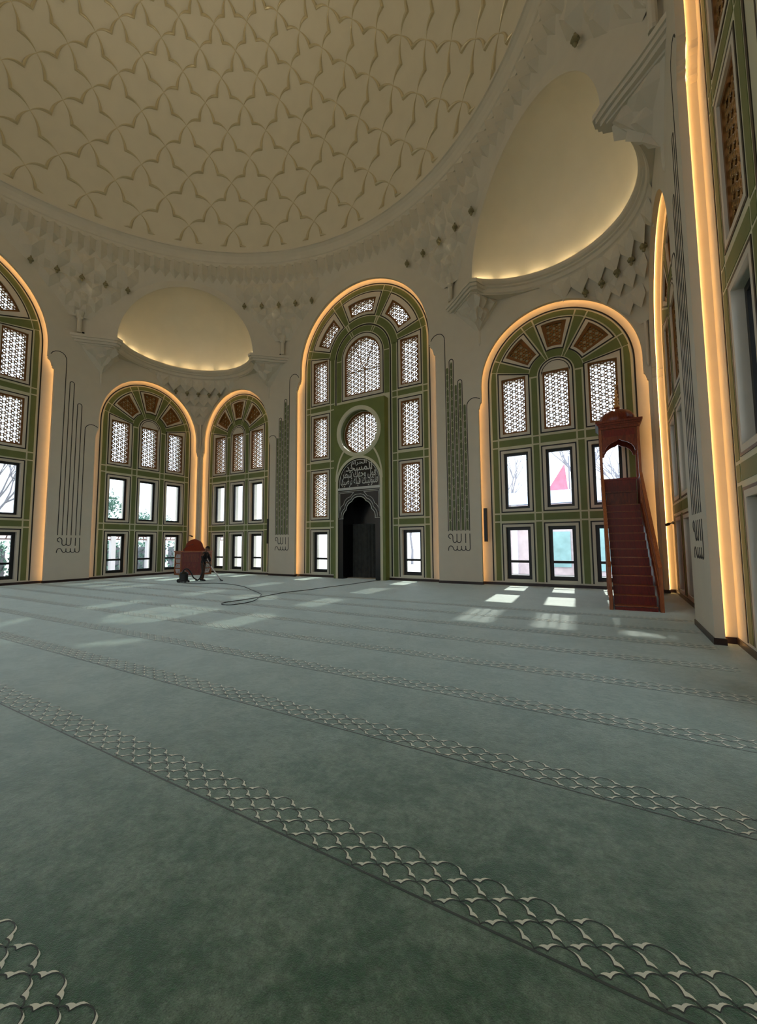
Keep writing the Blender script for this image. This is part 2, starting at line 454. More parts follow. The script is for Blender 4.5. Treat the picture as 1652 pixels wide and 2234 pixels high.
def decor(kind):
    """painted inlays of one bay: list of (name, mesh); everything stands a few millimetres proud of the panel"""
    out = []
    k = kind == 'k'
    cz = KZ if k else CZ
    ro = 2.68 if k else 3.73                          # outer black line
    jz = 8.42 if k else 11.40
    uw = [-UK, 0, UK] if k else [-UC, UC]
    hb = 0.62                                        # window box half (black line)
    rows = ROW3 if k else ROW4
    bands = [(2.59, 2.92), (5.70, 6.04)] if k else [(2.60, 2.93), (5.73, 6.10), (8.87, 9.18)]
    zb = 0.17
    CREAM = T - 0.004; GRN = T - 0.012; BLKD = T - 0.010; WHT = T - 0.014
    fans = FAN_K if k else FAN_C
    rf0, rf1 = (1.08, 2.31) if k else (2.15, 3.33)
    slope = 78 if k else 81
    # cream ground
    mb = MB()
    field = [(-ro + .05, zb), (ro - .05, zb)] + arc(0, jz, ro - .05, 90, -90, 48)
    if kind == 'm':
        field = [(-ro + .05, zb), (-BLK_H, zb), (-BLK_H, 8.9), (BLK_H, 8.9), (BLK_H, zb), (ro - .05, zb)] + arc(0, jz, ro - .05, 90, -90, 48)
    holes = [rect(u - CW - .004, u + CW + .004, z0 - .004, z1 + .004) for u in uw for z0, z1 in rows]
    holes += fan_hole_k if k else fan_hole_c + [archloop(1.084, 9.396, 11.36)]
    if kind == 'c': holes += [rect(-1.084, 1.084, z0 - .004, z1 + .004) for z0, z1 in ROW4[:3]]
    mb.plate([field] + holes, CREAM, T + .001, back=False)
    out.append(('cream_ground', mb.mesh('cream_ground', M['cream'])))
    # outer black line
    mb = MB(); path = [(-ro, zb - .02), (-ro, jz)] + arc(0, jz, ro, -90, 90, 48)[1:] + [(ro, zb - .02)]
    mb.ribbon(path, 0.05, BLKD, T)
    out.append(('black_line', mb.mesh('black_line', M['black'])))
    # window boxes: white surround with black line
    wm = MB(); bm_ = MB()
    def box_loop(u, z0, z1, h, s=None):
        if s is None: return rect(u - h, u + h, z0, z1)
        # slanted top following the radial band
        a = z1
        zz = lambda x: cz + abs(x) / math.tan(R(s))
        return [(u - h, z0), (u + h, z0), (u + h, zz(u + h) + a), (u - h, zz(u - h) + a)]
    def white_black(outer, hole):
        mbw = MB(); mbw.plate([outer, hole], WHT, T, back=False)
        wm.add(mbw.v, mbw.f)
        bm_.ribbon(outer, 0.05, BLKD - .006, T, closed=True)
    for u in uw:
        for i, (z0, z1) in enumerate(rows):
            hole = rect(u - CW, u + CW, z0, z1)
            bot = z0 - .13 if i else .17
            if i == len(rows) - 1:
                if k and u == 0:
                    outer = [(-hb, bot), (hb, bot)] + arc(0, 8.50, hb, 90, -90, 20)
                    hole2 = hole
                    white_black(outer, hole2)
                    bm_.ribbon([(-hb + .1, z1 + .0)] + arc(0, 8.5, hb - .1, -88, 88, 18) + [(hb - .1, z1)], .03, WHT - .005, T)
                else:
                    white_black(box_loop(u, bot, 0.0, hb, slope), hole)
            elif i == 0:
                mbw = MB(); mbw.plate([rect(u - hb, u + hb, bot, z1 + .13), hole], WHT, T, back=False); wm.add(mbw.v, mbw.f)
                bm_.ribbon([(u - hb, bot), (u - hb, z1 + .13), (u + hb, z1 + .13), (u + hb, bot)], .05, BLKD - .006, T)
            else:
                white_black(rect(u - hb, u + hb, bot, z1 + .13), hole)
    if kind == 'c':
        for z0, z1 in ROW4[:3]:
            white_black(rect(-1.24, 1.24, z0 - .1, z1 + .13), rect(-1.08, 1.08, z0, z1))
    if not k:
        white_black(archloop(1.24, 9.22, 11.38), archloop(1.08, 9.40, 11.36))
        zlow = 8.92
        bm_.ribbon([(-1.65, zlow if kind == 'm' else .17), (-1.65, CZ)] + arc(0, CZ, 1.65, -90, 90, 36)[1:] + [(1.65, zlow if kind == 'm' else .17)], .07, BLKD - .006, T)
        if kind == 'm':
            bm_.ribbon([(-1.65, .17), (-1.65, 8.92)], .07, BLKD - .006, T); bm_.ribbon([(1.65, .17), (1.65, 8.92)], .07, BLKD - .006, T)
    for (a, b) in fans:
        i = fans.index((a, b))
        white_black(sector(cz, rf0, rf1, a, b, 12)[::-1], (fan_hole_k if k else fan_hole_c)[i])
    out.append(('window_surround', wm.mesh('window_surround', M['niche'])))
    out.append(('window_outline', bm_.mesh('window_outline', M['black'])))
    # green pieces, each its own
    g = 0.030
    def piece(loop):
        m = MB(); A = sum(loop[i][0] * loop[(i + 1) % len(loop)][1] - loop[(i + 1) % len(loop)][0] * loop[i][1] for i in range(len(loop)))
        if A < 0: loop = loop[::-1]
        m.plate([loop], GRN, T, back=False)
        out.append(('green_panel', m.mesh('green_panel', M['green'])))
    ci = hb + .06                                    # half width of a window column incl. its cream line
    ue = ro - .09
    if k:
        cols = [(-ue, -UK - ci), (-UK + ci, -ci), (ci, UK - ci), (UK + ci, ue)]
        wins = [(-UK - ci, -UK + ci), (-ci, ci), (UK - ci, UK + ci)]
    else:
        ib = 1.72
        cols = [(-ue, -UC - ci), (-UC + ci, -ib), (ib, UC - ci), (UC + ci, ue)]
        wins = [(-UC - ci, -UC + ci), (UC - ci, UC + ci)]
    zr = [zb]
    for a, b in bands: zr += [a, b]
    for (u0, u1) in cols:
        inner = abs(u0 + u1) / 2 < ue - .5
        for i in range(0, len(zr) - 1):
            piece(rect(u0 + g, u1 - g, zr[i] + (g if i else 0), zr[i + 1] - g))
        # top piece
        z0 = zr[-1] + g
        if inner:
            um = max(abs(u0), abs(u1))
            zt = lambda x: cz + abs(x) / math.tan(R(slope + (2 if k else 1.5))) - .02
            if k: zt = lambda x: 8.44
            piece([(u0 + g, z0), (u1 - g, z0), (u1 - g, zt(u1)), (u0 + g, zt(u0))])
        else:
            s = -1 if u0 < 0 else 1
            lo, hi = (u0 + g, u1 - g) if s > 0 else (u0 + g, u1 - g)
            inn = min(abs(lo), abs(hi)); ou = max(abs(lo), abs(hi))
            th = slope - 1
            zi = cz + inn / math.tan(R(th)); r_ = ou
            a_ = math.degrees(math.asin(min(1, 1.0)))
            pts = [(s * inn, z0), (s * ou, z0), (s * ou, jz)] + [(s * x, z) for x, z in arc(0, jz, ou, 90, th, 5)[1:]] + [(s * inn, zi)]
            piece(pts)
    for (u0, u1) in wins:
        for a, b in bands:
            if k or kind or True: piece(rect(u0 + g, u1 - g, a + g, b - g))
    if kind == 'c':
        for a, b in bands: piece(rect(-1.58, 1.58, a + g, b - g))
    # fan greens: outer ring, radial bands, inner ring
    ra0, ra1 = rf1 + .08, ue
    edge = [-(slope - 1)]
    for a, b in fans: edge += [a, b]
    edge += [slope - 1]
    gd = lambda r: math.degrees(g / r)
    cream = math.degrees(.055 / rf1)
    for i in range(len(edge) - 1):
        a, b = edge[i], edge[i + 1]
        isfan = i % 2 == 1
        if isfan: a -= cream; b += cream
        else:
            a += (cream if i else 0); b -= (cream if i < len(edge) - 2 else 0)
        piece(sector(cz, ra0, ra1, a + gd(ra1), b - gd(ra1), 10))
        if not isfan:
            ci2 = math.degrees(.055 / rf0)
            a2, b2 = edge[i] + (ci2 if i else 0), edge[i + 1] - (ci2 if i < len(edge) - 2 else 0)
            lo = arc(0, cz, rf0 - .03, b2 - gd(rf0), a2 + gd(rf0), 3)
            hi = arc(0, cz, rf1 + .04, a + gd(rf1), b - gd(rf1), 5)
            piece(hi + lo)
    ri0, ri1 = (0.70, rf0 - .08) if k else (1.73, rf0 - .08)
    zc_in = 8.48 if k else CZ
    mid = [-88, -25, 25, 88] if k else [-84, -27, 27, 84]
    for i in range(3):
        w_ = 5 if k else 3
        piece(sector(zc_in if k else cz, ri0, ri1, mid[i] + (w_ if i else 0), mid[i + 1] - (w_ if i < 2 else 0), 12))
    for m_ in (mid[1], mid[2]):
        piece(sector(zc_in if k else cz, ri0, ri1, m_ - w_ + 2.4, m_ + w_ - 2.4, 3))
    if not k:
        q0, q1 = 1.30, 1.585
        for a, b in ((-90, -29), (-24, 24), (29, 90)):
            piece(sector(CZ, q0, q1, a + 1, b - 1, 14))
        for c_ in (-26.5, 26.5): piece(sector(CZ, q0, q1, c_ - 1.6, c_ + 1.6, 3))
        zl = 9.18 if kind == 'm' else 9.22
        for s in (-1, 1):
            x0, x1 = sorted((s * q0, s * q1))
            piece(rect(x0, x1, zl, CZ - .03))
    return out
DEC = {k: decor(k) for k in 'kcm'}
def add_bay(side, uc, kind, full=True):
    w = WALL[side]
    p = obj('niche_panel', me_slab[kind], w, (uc, 0, 0))
    if full:
        for nm, me in DEC[kind]: obj(nm, me, p)
    obj('led_strip', me_led['k' if kind == 'k' else 'c'], w, (uc, 0, 0))
    return p
BAYS = [('back', -COR['u'], 'k', 'corner bay of the back wall left of the mihrab'), ('back', 0.0, 'm', 'mihrab bay'), ('back', COR['u'], 'k', 'corner bay of the back wall behind the minbar'),
        ('left', 0.0, 'c', 'tall bay of the left wall'), ('left', COR['u'], 'k', 'corner bay of the left wall behind the preaching chair'),
        ('right', -COR['u'], 'k', 'corner bay of the right wall beside the minbar'), ('right', 0.0, 'c', 'tall bay of the right wall')]
for sd, uc, kd, nm in BAYS: add_bay(sd, uc, kd)
for sd, uc, kd in (('left', -COR['u'], 'k'), ('right', COR['u'], 'k'), ('front', 0, 'c'), ('front', COR['u'], 'k'), ('front', -COR['u'], 'k')):
    add_bay(sd, uc, kd, False)

# ------------------------------------------------------------------ windows (frame, panes, lattice)
def frame_mesh(loop, inner, d0, d1, mk, extra=()):
    mb = MB(); mb.plate([loop, inner], d0, d1)
    for e in extra: mb.box(e[0], e[1], d0, d1, e[2], e[3])
    return mb.mesh('frame', M[mk])
def pane_mesh(loop):
    mb = MB(); mb.plate([loop], 0.19, 0.197); return mb.mesh('pane', M['glass'])
def lattice_mesh(inside, u0, u1, z0, z1, mk, d0=0.06, a=0.25, bar=0.030, dep=0.035):
    """rings on a kagome net: six-pointed star holes between small round holes"""
    mb = MB(); h = a * math.sqrt(3) / 2
    um = (u0 + u1) / 2; zm = (z0 + z1) / 2
    n = int((u1 - u0) / h) + 3; m = int((z1 - z0) / a) + 3
    pts = set()
    for i in range(-n, n + 1):
        for j in range(-m, m + 1):
            cx = um + i * h; czz = zm + j * a + (a / 2 if i % 2 else 0)
            for dx, dz in ((0, a / 2), (h / 2, a / 4), (h / 2, -a / 4)):
                pts.add((round(cx + dx, 4), round(czz + dz, 4)))
    ro = a / 4 * 1.10; ri = ro - bar; N = 8
    cs = [(math.cos(2 * PI * (k + .5) / N), math.sin(2 * PI * (k + .5) / N)) for k in range(N)]
    for (x, z) in sorted(pts):
        if not inside(x, z): continue
        vs = [(x + c * r_, d, z + s * r_) for d in (d0, d0 + dep) for r_ in (ro, ri) for c, s in cs]
        fs = []
        for k in range(N):
            k2 = (k + 1) % N
            fs += [(k, k + N, k2 + N, k2), (k + N, k + 3 * N, k2 + 3 * N, k2 + N), (k + 2 * N, k2 + 2 * N, k2 + 3 * N, k + 3 * N)]
        mb.add(vs, fs)
    return mb.mesh('lattice_screen', M[mk])
FR = 0.085
def clear_set(h, z0, z1, transom):
    H = (z1 - z0); FR = .135 if transom else .105
    fr = frame_mesh(rect(-h, h, 0, H), rect(-h + FR, h - FR, FR + (0.02 if transom else 0), H - FR), 0.15, 0.23, 'frame',
                    [(-h + FR, h - FR, 0.66, 0.66 + .10)] if transom else ())
    if transom: panes = [pane_mesh(rect(-h + FR - .01, h - FR + .01, FR, .665)), pane_mesh(rect(-h + FR - .01, h - FR + .01, 0.755, H - FR + .01))]
    else: panes = [pane_mesh(rect(-h + FR - .01, h - FR + .01, FR - .01, H - FR + .01))]
    return fr, panes
def latt_set(loop, inner, bbox, inside, mk='lattice', fk='bronze', glass=True, back=False):
    fr = frame_mesh(loop, inner, 0.03, 0.11, fk)
    la = lattice_mesh(inside, *bbox, mk)
    pn = []
    if glass: pn = [pane_mesh(loop)]
    if back:
        mb = MB(); mb.plate([loop], 0.11, 0.14); pn = [mb.mesh('backing_board', M['goldback'])]
    return fr, la, pn
nwin = [0]
def put_window(side, uc, u, zbase, name_bits, fr, panes, la=None, backing=False, extra=None):
    nwin[0] += 1
    a = SIDES[side]
    e = bpy.data.objects.new('window_%d' % nwin[0], None); COL.objects.link(e)
    e.location = Matrix.Rotation(a, 3, 'Z') @ Vector((uc + u, W + T, zbase)); e.rotation_euler = (0, 0, a)
    e['kind'] = 'structure'; e['label'] = name_bits
    obj('frame', fr, e)
    for p in panes: obj('backing_board' if backing else 'pane', p, e)
    if la is not None: obj('lattice_screen', la, e)
    if extra is not None: obj('glazing_bar', extra, e)
    return e
# shared window meshes, base of each at its own sill
def rect_in(h, H, m=0.03): return lambda x, z: abs(x) < h + m and -m < z < H + m
WM = {}
def rect_lat(h, H): return latt_set(rect(-h, h, 0, H), rect(-h + .075, h - .075, .075, H - .075), (-h, h, 0, H), rect_in(h - .06, H), )
for key, rows_ in (('k', ROW3), ('c', ROW4)):
    for i, (z0, z1) in enumerate(rows_):
        clear = i < 2
        if clear: WM[key, i, 'clear'] = clear_set(CW, z0, z1, i == 0)
        if not clear or key == 'c': WM[key, i, 'lat'] = rect_lat(CW, z1 - z0)
for i, (z0, z1) in enumerate(ROW4[:3]): WM['w', i] = clear_set(1.08, z0, z1, i == 0)
def sect_in(cz, r0, r1, a0, a1):
    def f(x, z):
        r = math.hypot(x, z - cz); an = math.degrees(math.atan2(x, z - cz))
        return r0 - .03 < r < r1 + .03 and a0 - 2 < an < a1 + 2
    return f
for key, cz_, fans_, r0, r1 in (('k', KZ, FAN_K, 1.20, 2.22), ('c', CZ, FAN_C, 2.30, 3.06)):
    for i, (a0, a1) in enumerate(fans_):
        a0 += 4.5; a1 -= 4.5
        lo = sector(cz_, r0, r1, a0, a1, 12)[::-1]
        dl = 3.2 if key == 'k' else 1.6
        inn = sector(cz_, r0 + .1, r1 - .09, a0 + dl + .6, a1 - dl - .6, 12)[::-1]
        xs = [p[0] for p in lo]; zs = [p[1] for p in lo]
        am = latt_set(lo, inn, (min(xs), max(xs), min(zs), max(zs)), sect_in(cz_, r0 + .02, r1 - .02, a0 + 1, a1 - 1),
                      'gold' if key == 'k' else 'lattice', 'bronze', key == 'c', key == 'k')
        WM['fan', key, i] = am
WM['arch'] = latt_set(archloop(1.08, 9.40, 11.36), archloop(1.0, 9.48, 11.36, 1.0), (-1.08, 1.08, 9.4, 12.44),
                      lambda x, z: (abs(x) < 1.06 and 9.40 < z < 11.36) or math.hypot(x, z - 11.36) < 1.06)
WM['round'] = latt_set(circ(0, 7.36, 1.10, 48), circ(0, 7.36, 1.0, 48), (-1.1, 1.1, 6.2, 8.5), lambda x, z: math.hypot(x, z - 7.36) < 1.08)
mb = MB()
for x, z in ((0, 12.4), (-.62, 12.25), (.62, 12.25)):
    if x == 0: mb.ribbon([(0, 9.4), (0, 10.75)], .05, .22, .28)
    else: mb.ribbon([(0, 10.75), (x, z)], .05, .22, .28)
mb.ribbon([(-1.06, 10.75), (1.06, 10.75)], .05, .22, .28)
ME_ARCHBAR = mb.mesh('glazing_bar', M['grey'])
mb = MB(); mb.ribbon([(0, 6.28), (0, 8.44)], .07, .22, .28); ME_OCBAR = mb.mesh('glazing_bar', M['grey'])
ROWN3 = ['lower black framed window with a transom bar', 'middle black framed clear window', 'upper lattice screened window in a bronze frame']
COLN3 = {-1: 'left', 0: 'centre', 1: 'right'}
for sd, uc, kd, nm in BAYS:
    if kd == 'k':
        for i, (z0, z1) in enumerate(ROW3):
            for c_ in (-1, 0, 1):
                lab = '%s, %s column of the %s' % (ROWN3[i], COLN3[c_], nm)
                if i < 2: fr, pn = WM['k', i, 'clear']; put_window(sd, uc, c_ * UK, z0, lab, fr, pn)
                else: fr, la, pn = WM['k', i, 'lat']; put_window(sd, uc, c_ * UK, z0, lab, fr, pn, la)
        for i in range(3):
            fr, la, pn = WM['fan', 'k', i]
            put_window(sd, uc, 0, 0, 'gold lattice fan panel, %s of three in the arch of the %s' % (('left', 'middle', 'right')[i], nm), fr, pn, la, True)
    else:
        for i, (z0, z1) in enumerate(ROW4):
            for c_ in (-1, 1):
                clear = i == 0 or (kd == 'c' and i == 1)
                lab = '%s in %s, %s column of the %s' % ('black framed clear window' if clear else 'lattice screened window', ('lowest row', 'second row', 'third row', 'top row')[i], COLN3[c_], nm)
                if clear: fr, pn = WM['c', i, 'clear']; put_window(sd, uc, c_ * UC, z0, lab, fr, pn)
                else: fr, la, pn = WM['c', i, 'lat']; put_window(sd, uc, c_ * UC, z0, lab, fr, pn, la)
        for i in range(3):
            fr, la, pn = WM['fan', 'c', i]
            put_window(sd, uc, 0, 0, 'lattice screened fan window, %s of three in the arch of the %s' % (('left', 'middle', 'right')[i], nm), fr, pn, la)
        fr, la, pn = WM['arch']
        put_window(sd, uc, 0, 0, 'arched lattice window in the middle of the %s' % nm, fr, pn, la, extra=ME_ARCHBAR)
        if kd == 'm':
            fr, la, pn = WM['round']
            e = put_window(sd, uc, 0, 0, 'round lattice window above the mihrab', fr, pn, la, extra=ME_OCBAR)
        else:
            for i, (z0, z1) in enumerate(ROW4[:3]):
                fr, pn = WM['w', i]
                put_window(sd, uc, 0, z0, 'wide black framed window, %s of the middle column of the %s' % (('lowest', 'second', 'third')[i], nm), fr, pn)
for sd, uc, kd in (('left', -COR['u'], 'k'), ('right', COR['u'], 'k'), ('front', 0, 'c'), ('front', COR['u'], 'k'), ('front', -COR['u'], 'k')):
    if kd == 'k':
        mb = MB()
        for i in range(3):
            lo = sector(KZ, 1.2, 2.22, FAN_K[i][0] + 4.5, FAN_K[i][1] - 4.5, 10)[::-1]; mb.plate([lo], T + .1, T + .14)
        p = part('fan_board', mb, 'goldback', WALL[sd], (uc, 0, 0))

# ------------------------------------------------------------------ baseboards
def baseboard(sd):
    mb = MB(); H = 0.11
    edges = [-W]
    for uc, b in ((-COR['u'], COR), (0, CEN), (COR['u'], COR)): edges += [uc - b['hj'], uc + b['hj']]
    edges.append(W)
    for i in range(0, 8, 2):
        u0, u1 = edges[i], edges[i + 1]
        mb.box(u0, u1, -.018, 0.0, 0, H)
        if i > 0: mb.box(u0, u0 + .018, -.018, LIP, 0, H) if False else mb.box(u0 - .018, u0, -.018, LIP + .02, 0, H)
        if i < 6: mb.box(u1, u1 + .018, -.018, LIP + .02, 0, H)
    for i in range(1, 7, 2):
        u0, u1 = edges[i] - .2, edges[i + 1] + .2
        if sd == 'back' and i == 3:
            mb.box(u0, -BLK_H, T - .02, T, 0, H); mb.box(BLK_H, u1, T - .02, T, 0, H)
        else: mb.box(u0, u1, T - .02, T, 0, H)
        mb.box(u0, u0 + .018, LIP, T, 0, H); mb.box(u1 - .018, u1, LIP, T, 0, H)
    o = part('baseboard_' + sd, mb, 'base', None); o['kind'] = 'structure'; o['label'] = 'dark brown baseboard along the %s wall' % sd
    o.location = WALL[sd].location; o.rotation_euler = WALL[sd].rotation_euler
for sd in SIDES: baseboard(sd)

# ------------------------------------------------------------------ wall inscriptions on the piers (local u measured on the wall, as seen from inside)
GLY = [[(4.715, 1.92), (4.66, 1.945), (4.615, 2.01), (4.64, 2.09), (4.71, 2.125), (4.785, 2.09), (4.815, 2.01), (4.815, 1.86), (4.84, 1.78), (4.9, 1.745), (4.96, 1.775), (4.995, 1.83), (5.0, 2.13)],
       [(4.995, 1.83), (5.03, 1.77), (5.09, 1.745), (5.155, 1.77), (5.19, 1.84), (5.195, 2.13)],
       [(5.385, 2.13), (5.385, 1.735)],
       [(5.57, 2.13), (5.575, 1.5), (5.55, 1.43), (5.48, 1.405), (5.41, 1.43), (5.38, 1.5), (5.38, 1.61)],
       [(5.38, 1.5), (5.35, 1.43), (5.285, 1.41), (5.22, 1.43), (5.19, 1.49), (5.19, 1.61)],
       [(5.19, 1.49), (5.16, 1.43), (5.095, 1.41), (5.03, 1.43), (5.0, 1.49), (5.0, 1.61)],
       [(5.0, 1.49), (4.97, 1.43), (4.91, 1.41), (4.85, 1.45), (4.815, 1.54), (4.77, 1.6), (4.7, 1.61), (4.64, 1.57), (4.615, 1.49), (4.61, 1.40)]]
U6 = [4.62, 4.81, 5.0, 5.185, 5.38, 5.57]
def pier_lines():
    mb = MB(); w = .03; d0, d1 = -.008, .0
    for g_ in GLY: mb.ribbon(g_, w, d0, d1)
    cap = lambda a, b, z, n=8: [((a + b) / 2 - (b - a) / 2 * math.cos(PI * k / n), z + (b - a) / 2 * math.sin(PI * k / n)) for k in range(n + 1)]
    hook = [(3.95, 10.98), (4.02, 11.10), (4.14, 11.2), (4.28, 11.24), (4.42, 11.22), (4.54, 11.13), (4.605, 11.0), (4.62, 10.85)]
    mb.ribbon(hook + [(4.62, 2.25)], w, d0, d1)
    mb.ribbon([(4.81, 2.25)] + cap(4.81, 5.0, 9.82) + [(5.0, 2.25)], w, d0, d1)
    mb.ribbon([(5.185, 2.25)] + cap(5.185, 5.38, 8.80) + [(5.38, 2.25)], w, d0, d1)
    mb.ribbon([(5.57, 2.25), (5.57, 7.62), (5.585, 7.74), (5.64, 7.85), (5.74, 7.93), (5.86, 7.97), (5.98, 7.96), (6.08, 7.92), (6.15, 7.88)], w, d0, d1)
    return mb
def flip(mb):                                        # mirror about u = 0 for the other side of the tall arch, letters kept readable
    return mb
me_lines = pier_lines().mesh('inscription_lines', M['black'])
# pier on the left of the tall arch: the long hook points the other way, the letters are not mirrored
def pier_lines_left():
    mb = MB(); w = .03; d0, d1 = -.008, .0
    sh = -(4.62 + 5.57)
    for g_ in GLY: mb.ribbon([(u + sh, z) for u, z in g_], w, d0, d1)
    V = [u + sh for u in U6]
    cap = lambda a, b, z, n=8: [((a + b) / 2 - (b - a) / 2 * math.cos(PI * k / n), z + (b - a) / 2 * math.sin(PI * k / n)) for k in range(n + 1)]
    mb.ribbon([(V[5], 2.25), (V[5], 10.85), (V[5] + .015, 11.0), (V[5] + .08, 11.13), (V[5] + .2, 11.22), (V[5] + .34, 11.24), (V[5] + .48, 11.2), (V[5] + .6, 11.10), (V[5] + .67, 10.98)], w, d0, d1)
    mb.ribbon([(V[3], 2.25)] + cap(V[3], V[4], 9.82) + [(V[4], 2.25)], w, d0, d1)
    mb.ribbon([(V[1], 2.25)] + cap(V[1], V[2], 8.80) + [(V[2], 2.25)], w, d0, d1)
    mb.ribbon([(V[0], 2.25), (V[0], 7.62), (V[0] - .015, 7.74), (V[0] - .07, 7.85), (V[0] - .17, 7.93), (V[0] - .29, 7.97), (V[0] - .41, 7.96), (V[0] - .51, 7.92), (V[0] - .58, 7.88)], w, d0, d1)
    return mb
me_lines_l = pier_lines_left().mesh('inscription_lines', M['black'])
def stripe(u0, u1, ztop, phase):
    """one green upright of the inscription, with its small cream knots left as gaps"""
    mb = MB(); h = (u1 - u0) / 2 - .045; um = (u0 + u1) / 2
    cm = MB()
    mb.plate([[(um - h, 2.29), (um - h * .5, 2.26), (um, 2.31), (um + h * .5, 2.26), (um + h, 2.29)] + [(um + h * math.cos(t), ztop - h + h * math.sin(t)) for t in [PI * k / 8 for k in range(9)]]], -.006, .0, back=False)
    z = 2.72 + phase
    i = 0
    while z < ztop - .25:
        cm.ribbon([(um - h, z + .07), (um + h, z - .07)], .012, -.009, 0); cm.ribbon([(um - h, z - .07), (um + h, z + .07)], .012, -.009, 0)
        cm.ribbon([(um - h, z + .42), (um - h * .6, z + .36), (um + h * .6, z + .36), (um + h, z + .42)], .012, -.009, 0)
        cm.ribbon([(um - h, z + .6), (um - h * .6, z + .66), (um + h * .6, z + .66), (um + h, z + .6)], .012, -.009, 0)
        z += .98
    return mb, cm
def add_inscription(sd, left, green):
    w = WALL[sd]
    i = obj('wall_inscription', me_lines_l if left else me_lines, w)
    if green:
        sh = -(4.62 + 5.57) if left else 0
        tops = [9.55, 9.78, 8.70, 8.78, 7.75]
        if left: tops = tops[::-1]
        for k in range(5):
            a, b = stripe(U6[k] + sh, U6[k + 1] + sh, tops[k], 0.0 if k % 2 == 0 else .49)
            o = part('green_stripe', a, 'stripe', i)
            b.v and obj('stripe_knots', b.mesh('stripe_knots', M['cream']), i)
add_inscription('back', False, True); add_inscription('back', True, True)
add_inscription('left', False, False); add_inscription('right', True, False)

# ------------------------------------------------------------------ dome, cornice ring, muqarnas
ZD = 17.70; RD = 11.75
mb = MB(); prof = [(RD * math.cos(R(e)), RD * math.sin(R(e))) for e in [i * 90 / 40 for i in range(41)]]
prof[-1] = (0.001, RD)
mb.lathe(prof, 128, (0, 0, ZD))
mb.f = [tuple(reversed(f)) for f in mb.f]
ceiling = part('ceiling', mb, 'plaster', None, smooth=True); ceiling['kind'] = 'structure'
ceiling['label'] = 'great cream plaster dome with a net of raised scalloped ribs'
def psi2el(p): return math.degrees(2 * math.atan(math.exp(R(p))) - PI / 2)
NODE_PSI = [5.9 + 5.95 * k for k in range(-1, 13)]
def dome_pt(az, psi, h=0.0):
    e = R(psi2el(psi)); r = RD - h
    return Vector((r * math.cos(e) * math.sin(R(az)), r * math.cos(e) * math.cos(R(az)), ZD + r * math.sin(e)))
def dome_link(p0, sg, half=False):
    """ridge from the upper node (psi p0 + step) down to the lower node, with a cusp low beside the lower side; azimuth 0 at the upper node"""
    st = 5.95; hz = 5.625
    A = (0.0, p0 + st); B = (sg * hz, p0)
    C = (sg * hz * .36, p0 + st * .30)
    def q(a, b, bul, n=6):
        o = []
        for i in range(n + 1):
            t = i / n
            x = a[0] + (b[0] - a[0]) * t; y = a[1] + (b[1] - a[1]) * t
            dx, dy = b[0] - a[0], b[1] - a[1]
            L = math.hypot(dx, dy); nx, ny = -dy / L, dx / L
            if nx * sg < 0: nx, ny = -nx, -ny
            k = bul * L * 4 * t * (1 - t)
            o.append((x + nx * k, y + ny * k))
        return o
    p1 = q(A, C, .10); p2 = q(C, B, .14)
    pts = p1 + p2[1:3] if half else p1 + p2[1:]
    n = len(pts); ic = len(p1) - 1
    mb = MB(); vs = []; fs = []
    for i, (a, p) in enumerate(pts):
        t = 1 - abs(i - ic) / ic
        if half and i > ic: t = 1 - (i - ic) / 2
        w = 0.014 + 0.062 * t ** 1.1; hgt = 0.012 + 0.13 * t
        i0, i1 = max(i - 1, 0), min(i + 1, n - 1)
        if i == ic: i0, i1 = i - 1, i + 1
        tg = (dome_pt(*pts[i1]) - dome_pt(*pts[i0])).normalized()
        c = dome_pt(a, p); nr = (Vector((0, 0, ZD)) - c).normalized(); sd = tg.cross(nr).normalized()
        vs += [c + sd * w - nr * .02, c + sd * w * .72 + nr * hgt * .72, c + nr * hgt, c - sd * w * .72 + nr * hgt * .72, c - sd * w - nr * .02]
    for i in range(n - 1):
        a = 5 * i
        fs += [(a + j, a + j + 5, a + j + 6, a + j + 1) for j in range(4)]
    mb.add(vs, fs); return mb
AZ0 = -5.6
cand = []
LINK = {}
for k, p in enumerate(NODE_PSI[:-1]):
    for sg in (-1, 1): LINK[k, sg] = dome_link(p, sg, half=(k == 0))
    for j in range(32):
        az = AZ0 + 11.25 * j + (5.625 if k % 2 == 0 else 0)     # node row k = -1 + index; upper node row index k
        a2 = (az + 180) % 360 - 180
        for sg in (-1, 1):
            c = dome_pt(az + sg * 2.8, p + 3)
            vx = cam.matrix_world.inverted() @ c
            infr = vx.z < 0 and abs(vx.x / -vx.z) < 0.96 and abs(vx.y / -vx.z) < 1.27
            cand.append((0 if infr else 1, (c - cam.matrix_world.translation).length, k, sg, az))
cand.sort()
me_link = {}
rest = MB(); cnt = 0
for inf, d_, k, sg, az in cand:
    if inf == 0 and cnt < 295:
        if (k, sg) not in me_link: me_link[k, sg] = LINK[k, sg].mesh('ceiling_rib', M['rib'], norm=False)
        obj('ceiling_rib', me_link[k, sg], ceiling, rz=-R(az)); cnt += 1
    else:
        rot = Matrix.Rotation(-R(az), 3, 'Z'); L = LINK[k, sg]
        rest.add([rot @ Vector(v) for v in L.v], L.f)
o = part('ceiling_relief', rest, 'rib', ceiling, kind='stuff')

